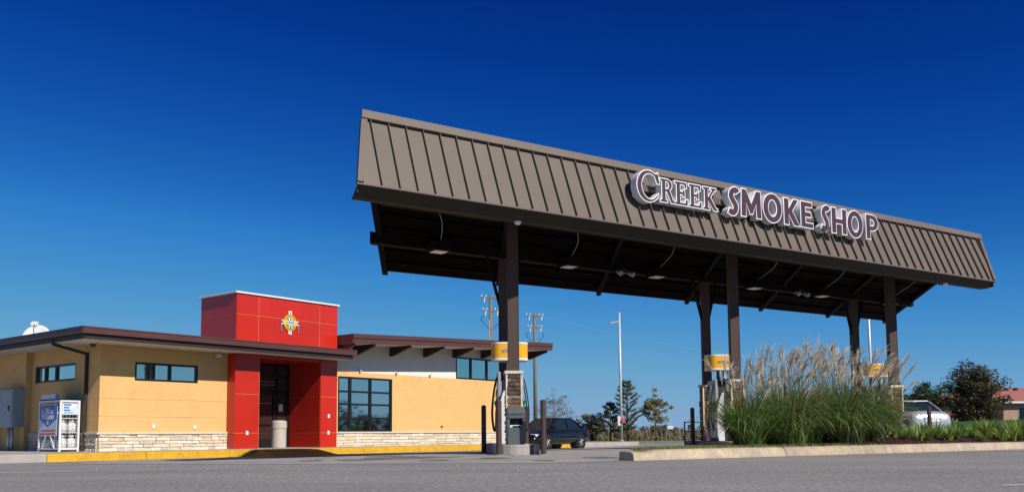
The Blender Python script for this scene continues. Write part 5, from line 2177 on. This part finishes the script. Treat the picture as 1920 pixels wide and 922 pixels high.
GF = -0.143
make_pine('taller pine with open branches just right of the light pole', (10.75, 85, GF), 5.7, 1.9, 1)
make_pine('shorter pine left of the light pole', (9.25, 86, GF), 3.6, 1.3, 2)
make_tree('evergreen_shrub', 'round grey-green shrub left of the two pines', (7.7, 88, GF), 2.6, 1.4, 12, 3600, 0.10, 'leaf_grey', 'bark', 3, trunk_h=0.05, low=0.05)
yt_ = make_tree('young_tree', 'slender young tree with yellowing leaves held by stakes near the mailbox', (13.2, 84, GF), 4.9, 1.45, 18, 2600, 0.10, 'leaf_young', 'bark', 4, trunk_h=0.22, trunk_r=0.06, clump=0.28)
for dx in (-0.55, 0.5):
    q = MB()
    q.tube([(dx * 1.6, 0.2, -0.1), (dx * 0.2, 0.05, 1.7)], 0.03, 5)
    q.build('stake', 'bark', yt_)
q = MB()
q.cyl((0.25, -0.5, -0.1), (0.25, -0.5, 1.15), 0.045, n=6)
q.build('stake', 'bark_pale', yt_)
make_tree('bare_tree', 'thin sparse tree behind the black car', (4.25, 92, GF), 5.4, 2.2, 40, 2600, 0.07, 'leaf_sparse', 'bark_pale', 5, trunk_h=0.12, trunk_r=0.06, clump=0.24)
make_tree('oak_tree', 'dark round leafy oak before the red-roofed house', (28.0, 55, -0.15), 5.0, 1.6, 56, 14000, 0.085, 'leaf_oak', 'bark', 6, trunk_h=0.12, trunk_r=0.10, clump=0.33, low=0.08)
make_tree('evergreen_tree', 'dense dark green bushy tree right of the last column', (26.9, 59, -0.15), 4.25, 1.9, 36, 8000, 0.085, 'leaf_dark', 'bark', 7, trunk_h=0.1, clump=0.30, low=0.05)
make_tree('evergreen_tree', 'dark green tree top close behind the last column', (26.2, 62, -0.15), 4.6, 1.2, 20, 3500, 0.085, 'leaf_dark', 'bark', 8, trunk_h=0.12, clump=0.32)
make_tree('evergreen_shrub', 'small dark shrub before the brick house wall', (49.6, 86, -0.15), 1.9, 1.3, 14, 2400, 0.08, 'leaf_dark', 'bark', 10, trunk_h=0.05, low=0.05)
make_tree('evergreen_shrub', 'low shrub with bright leaves beside the blue car', (24.4, 41, -0.12), 1.45, 0.55, 10, 900, 0.07, 'lily_leaf', 'bark', 11, trunk_h=0.15, low=0.05)

for i, (x, y, h_, c_) in enumerate(((5.4, 95, 1.9, 1.3), (8.9, 97, 1.7, 1.2), (6.6, 91, 1.5, 1.0), (11.9, 96, 1.6, 1.1), (15.8, 98, 1.5, 1.3))):
    make_tree('verge_shrub', 'grey-green shrub in the far brush, ' + ('behind the black car boot', 'between the pines', 'left of the round shrub', 'left of the young tree', 'right of the mailbox')[i], (x, y, GF), h_, c_, 12, 2400, 0.10, 'leaf_grey', 'bark', 60 + i, trunk_h=0.05, low=0.05, group='shrubs in the far brush')

# brush along the far verge, distant wood
for nm, mt, seed, cnt, lab in (('brush', 'brush_brown', 1, 9000, 'brown weedy brush along the far verge'), ('brush', 'brush_green', 2, 6000, 'olive green weedy brush along the far verge')):
    rr = random.Random(seed)
    vs, fs = [], []
    for _ in range(cnt):
        x = rr.uniform(-12, 62)
        y = rr.uniform(93, 108)
        hh = (0.75 + 0.45 * math.sin(x * 0.9 + seed * 2) + 0.3 * math.sin(x * 2.3)) * 0.8 + 0.55
        hh *= rr.uniform(0.5, 1.15)
        p = Vector((x, y, GF - 0.05))
        d = Vector((rr.gauss(0, 0.28), rr.gauss(0, 0.28), 1))
        l = max(0.35, hh)
        for _b in range(2):
            e = p + d * l * rr.uniform(0.5, 1.0) + Vector((rr.gauss(0, 0.15), rr.gauss(0, 0.15), 0))
            ribbon(vs, fs, [p + d * l * 0.1, p.lerp(e, 0.6) + Vector((rr.gauss(0, 0.08), 0, 0)), e], rr.uniform(0.05, 0.13), rnd_dir(rr))
    q = MB()
    q.add(vs, fs)
    o = q.build(nm, mt)
    o['kind'] = 'stuff'
    tag(o, lab, 'brush')
rr = random.Random(3)
q = MB()
for i in range(150):
    x = -260 + 640 * i / 150 + rr.uniform(-2, 2)
    y = rr.uniform(380, 440)
    hh = rr.uniform(3.0, 5.6) * (1.25 if rr.random() < 0.15 else 1)
    leafcloud(q, rr, Vector((x, y, hh * 0.5)), Vector((3.4, 3, hh * 0.55)), 120, 0.75)
for i in range(70):                                     # the same wood carries on round the right-hand side, mirrored in the shop windows
    y = -60 + 190 * i / 70
    hh = rr.uniform(4.0, 7.5)
    leafcloud(q, rr, Vector((rr.uniform(118, 150), y, hh * 0.5)), Vector((3, 3.4, hh * 0.55)), 150, 0.6)
o = q.build('far_wood', 'far_leaf')
o['kind'] = 'stuff'
tag(o, 'distant line of trees on the horizon', 'wood')

# ================================================================== POLES, MAILBOX, HOUSE, TOWER
def light_pole(loc, label, h, arm):
    t = thing('light_pole', label, 'light pole', loc, 0)
    q = MB()
    q.cyl((0, 0, 0), (0, 0, h), 0.12, 0.08, 14)
    q.build('pole', 'pole_steel', t, smooth=True)
    q = MB()
    q.lathe([(0.22, -0.05), (0.22, 0.12), (0.15, 0.16)], 16)
    q.build('base', 'concrete', t)
    q = MB()
    q.prism([(-0.06, -0.12, h - 0.72), (-0.75, -0.16, h - 0.80), (-0.95, -0.10, h - 0.86), (-0.75, -0.16, h - 0.92), (-0.06, -0.12, h - 0.86)], (0, 0.28, 0))
    q.build('lamp_head', 'galv', t, bevel=0.02)
    return t


lp = light_pole((8.85, 74, GF), 'tall steel light pole with one lamp arm near the pines', 10.6, 1)
q = MB()
q.lathe([(0.19, -0.02), (0.19, 0.02)], 20)
o = q.build('round_sign', 'sign_red', lp)
o.location = (0.14, -0.16, 1.75)
o.rotation_euler = (math.pi / 2, 0, R(35))
q = MB()
q.box(-0.30, -0.06, -0.14, -0.11, 1.35, 2.1)
q.build('notice_plate', 'white_plastic', lp)
light_pole((27.75, 70, GF), 'tall steel light pole rising behind the right end of the canopy', 12.5, 1)


def utility_pole(loc, label, h, style):
    t = thing('utility_pole', label, 'utility pole', loc, R(12), 'utility poles behind the shop')
    q = MB()
    q.cyl((0, 0, -0.2), (0, 0, h), 0.20, 0.14, 12)
    q.build('pole', 'pole_wood', t, smooth=True)
    if style == 0:
        q = MB()
        q.cyl((-0.15, -0.1, 0), (-0.15, -0.1, h - 2.1), 0.05, n=8)
        q.build('riser', 'galv', t)
    for z, w in ((h - 0.25, 0.85), (h - 1.35, 0.72)):
        q = MB()
        q.box(-w, w, -0.16, -0.05, z - 0.05, z + 0.05)
        q.build('crossarm', 'pole_wood', t)
        for x in (-w + 0.06, -w * 0.5, w * 0.5, w - 0.06):
            q = MB()
            q.lathe([(0.03, 0.05), (0.06, 0.09), (0.035, 0.13), (0.06, 0.18), (0.03, 0.24)], 8, (x, -0.1, z))
            q.build('insulator', 'white_plastic', t)
        for x in (-w * 0.7, w * 0.72):
            q = MB()
            q.cyl((x, -0.2, z - 0.42), (x + 0.06, -0.2, z - 0.02), 0.05, n=8)
            q.build('fuse_switch', 'white_plastic', t)
    if style == 1:
        for x, y in ((-0.42, -0.15), (0.0, -0.42), (0.42, -0.15)):
            q = MB()
            q.lathe([(0.0, 0), (0.19, 0.02), (0.2, 0.1), (0.2, 0.72), (0.16, 0.8), (0.05, 0.82), (0.05, 1.05), (0.0, 1.06)], 14, (x, y, h - 3.9))
            q.build('transformer', 'galv', t, smooth=False)
    for sx in (-1, 1):
        q = MB()
        q.tube(smooth_path([(sx * 0.6, -0.15, h - 1.75), (sx * 0.85, -0.15, h - 2.1), (sx * 0.4, -0.15, h - 2.6), (sx * 0.12, -0.12, h - 2.95)], 6), 0.025, 5)
        q.build('cable', 'rubber', t)
    return t


utility_pole((-1.75, 75, GF), 'wooden utility pole with looped cables behind the shop wing roof', 12.3, 0)
utility_pole((2.15, 85, GF), 'wooden utility pole with three transformer cans right of the left column', 12.05, 1)
for i, (p0, p1) in enumerate((((2.5, 85, 11.7), (60, 150, 12.5)), ((-1.7, 75, 12.1), (2.1, 85, 11.8)))):
    q = MB()
    a, b = Vector(p0), Vector(p1)
    sag = (b - a).length * 0.02
    q.tube([a.lerp(b, f / 12) - Vector((0, 0, sag * 4 * (f / 12) * (1 - f / 12))) for f in range(13)], 0.007, 4)
    tag(q.build('power_line', 'galv'), ('thin power line running right from the transformer pole', 'short power line between the two utility poles')[i], 'wire')

mb = thing('mailbox', 'white mailbox on a wooden post by the far verge', 'mailbox', (14.0, 83, GF), R(-8))
q = MB()
q.box(-0.06, 0.06, -0.06, 0.06, -0.1, 1.25)
q.build('post', 'pole_wood', mb)
q = MB()
q.box(-0.35, 0.55, -0.05, 0.05, 0.98, 1.06)
q.tube([(0.04, 0, 0.65), (0.4, 0, 0.98)], 0.045, 4)
q.build('bracket', 'pole_wood', mb)
q = MB()
pr = [(-0.13, 0.0), (0.13, 0.0), (0.13, 0.17)] + [(0.13 * math.cos(R(a)), 0.17 + 0.13 * math.sin(R(a))) for a in range(15, 180, 15)] + [(-0.13, 0.17)]
q.prism([(0.12, y, 1.062 + z) for y, z in pr], (0.52, 0, 0))
q.build('box', 'white_plastic', mb)

hs2 = thing('house', 'single-storey brick house with red shingle roof behind the oak', 'house', (48.6, 90, -0.15), R(4))
q = MB()
q.box(0.0, 15, 0, 9, 0, 3.45)
q.build('wall', 'brick_pink', hs2)
q = MB()
q.box(-6.6, -0.01, 3.0, 9.5, 0, 3.3)
q.build('wall', 'brick_pink', hs2)
q = MB()
q.add([(-0.5, -0.6, 3.5), (15.5, -0.6, 3.5), (15.5, 9.6, 3.5), (-0.5, 9.6, 3.5), (-0.5, 4.5, 5.15), (11, 4.5, 5.15)], [(0, 1, 5, 4), (1, 2, 5), (2, 3, 4, 5), (3, 0, 4), (3, 2, 1, 0)])
rf2 = q.build('roof', 'shingle_red', hs2)
q = MB()
q.add([(-7.0, 2.4, 3.32), (-0.45, 2.4, 3.32), (-0.45, 10, 3.32), (-7.0, 10, 3.32), (-4.6, 6.2, 4.55), (-0.45, 6.2, 4.55)], [(0, 1, 5, 4), (2, 3, 4, 5), (3, 0, 4), (3, 2, 1, 0), (1, 2, 5)])
q.build('roof', 'shingle_red', hs2)
q = MB()
q.box(-0.5, 15.5, -0.64, -0.605, 3.38, 3.56)
q.build('fascia', 'trim_white', hs2)
for x in (1.6, 4.6, 8.5):
    w_ = thing_part('window', hs2)
    q = MB()
    q.box(x - 0.05, x + 0.65, -0.04, 0.02, 1.2, 3.0)
    q.build('frame', 'trim_white', w_)
    q = MB()
    q.box(x, x + 0.6, -0.06, -0.045, 1.25, 2.95)
    q.build('pane', 'car_glass', w_)
q = MB()
q.box(-3.4, -1.6, 2.95, 2.99, 0.3, 1.6)
q.build('porch_rail', 'trim_white', hs2)
for x in (2.6, 3.6):
    q = MB()
    q.box(x, x + 0.3, 3.4, 3.8, 4.7, 5.1)
    q.build('roof_vent', 'dark_brown', rf2)

# grassy bank behind the right-hand island
q = MB()
q.add([(19.5, 45, -0.16), (34, 45, -0.16), (34, 51, -0.16), (19.5, 51, -0.16), (20.5, 47.5, 0.95), (33, 47.5, 1.25), (33, 50.5, 1.2), (20.5, 50.5, 0.9)], [(0, 1, 5, 4), (4, 5, 6, 7), (1, 2, 6, 5), (2, 3, 7, 6), (3, 0, 4, 7)])
struct(q.build('grass_bank', 'bank'))

tw = thing('cell_tower', 'thin lattice mast far off above the tall grasses', 'mast', (107, 300, 0), 0)
q = MB()
for a in range(3):
    x, y = 0.5 * math.cos(a * 2.09), 0.5 * math.sin(a * 2.09)
    q.cyl((x * 1.6, y * 1.6, 0), (x * 0.6, y * 0.6, 29), 0.12, 0.09, 5)
for i in range(28):
    for a in range(3):
        b = (a + 1) % 3
        s_ = 1.6 - i / 28
        q.cyl((0.5 * s_ * math.cos(a * 2.09), 0.5 * s_ * math.sin(a * 2.09), i), (0.5 * s_ * math.cos(b * 2.09), 0.5 * s_ * math.sin(b * 2.09), i + 1), 0.05, n=4)
q.build('mast', 'galv', tw)
for dx in (-1.2, -0.4, 0.4, 1.2):
    q = MB()
    q.box(dx - 0.15, dx + 0.15, -0.9, -0.7, 26.5, 28.5)
    q.build('antenna', 'white_plastic', tw)
q = MB()
q.box(-1.4, 1.4, -0.75, -0.65, 27.3, 27.5)
q.build('antenna_arm', 'galv', tw)
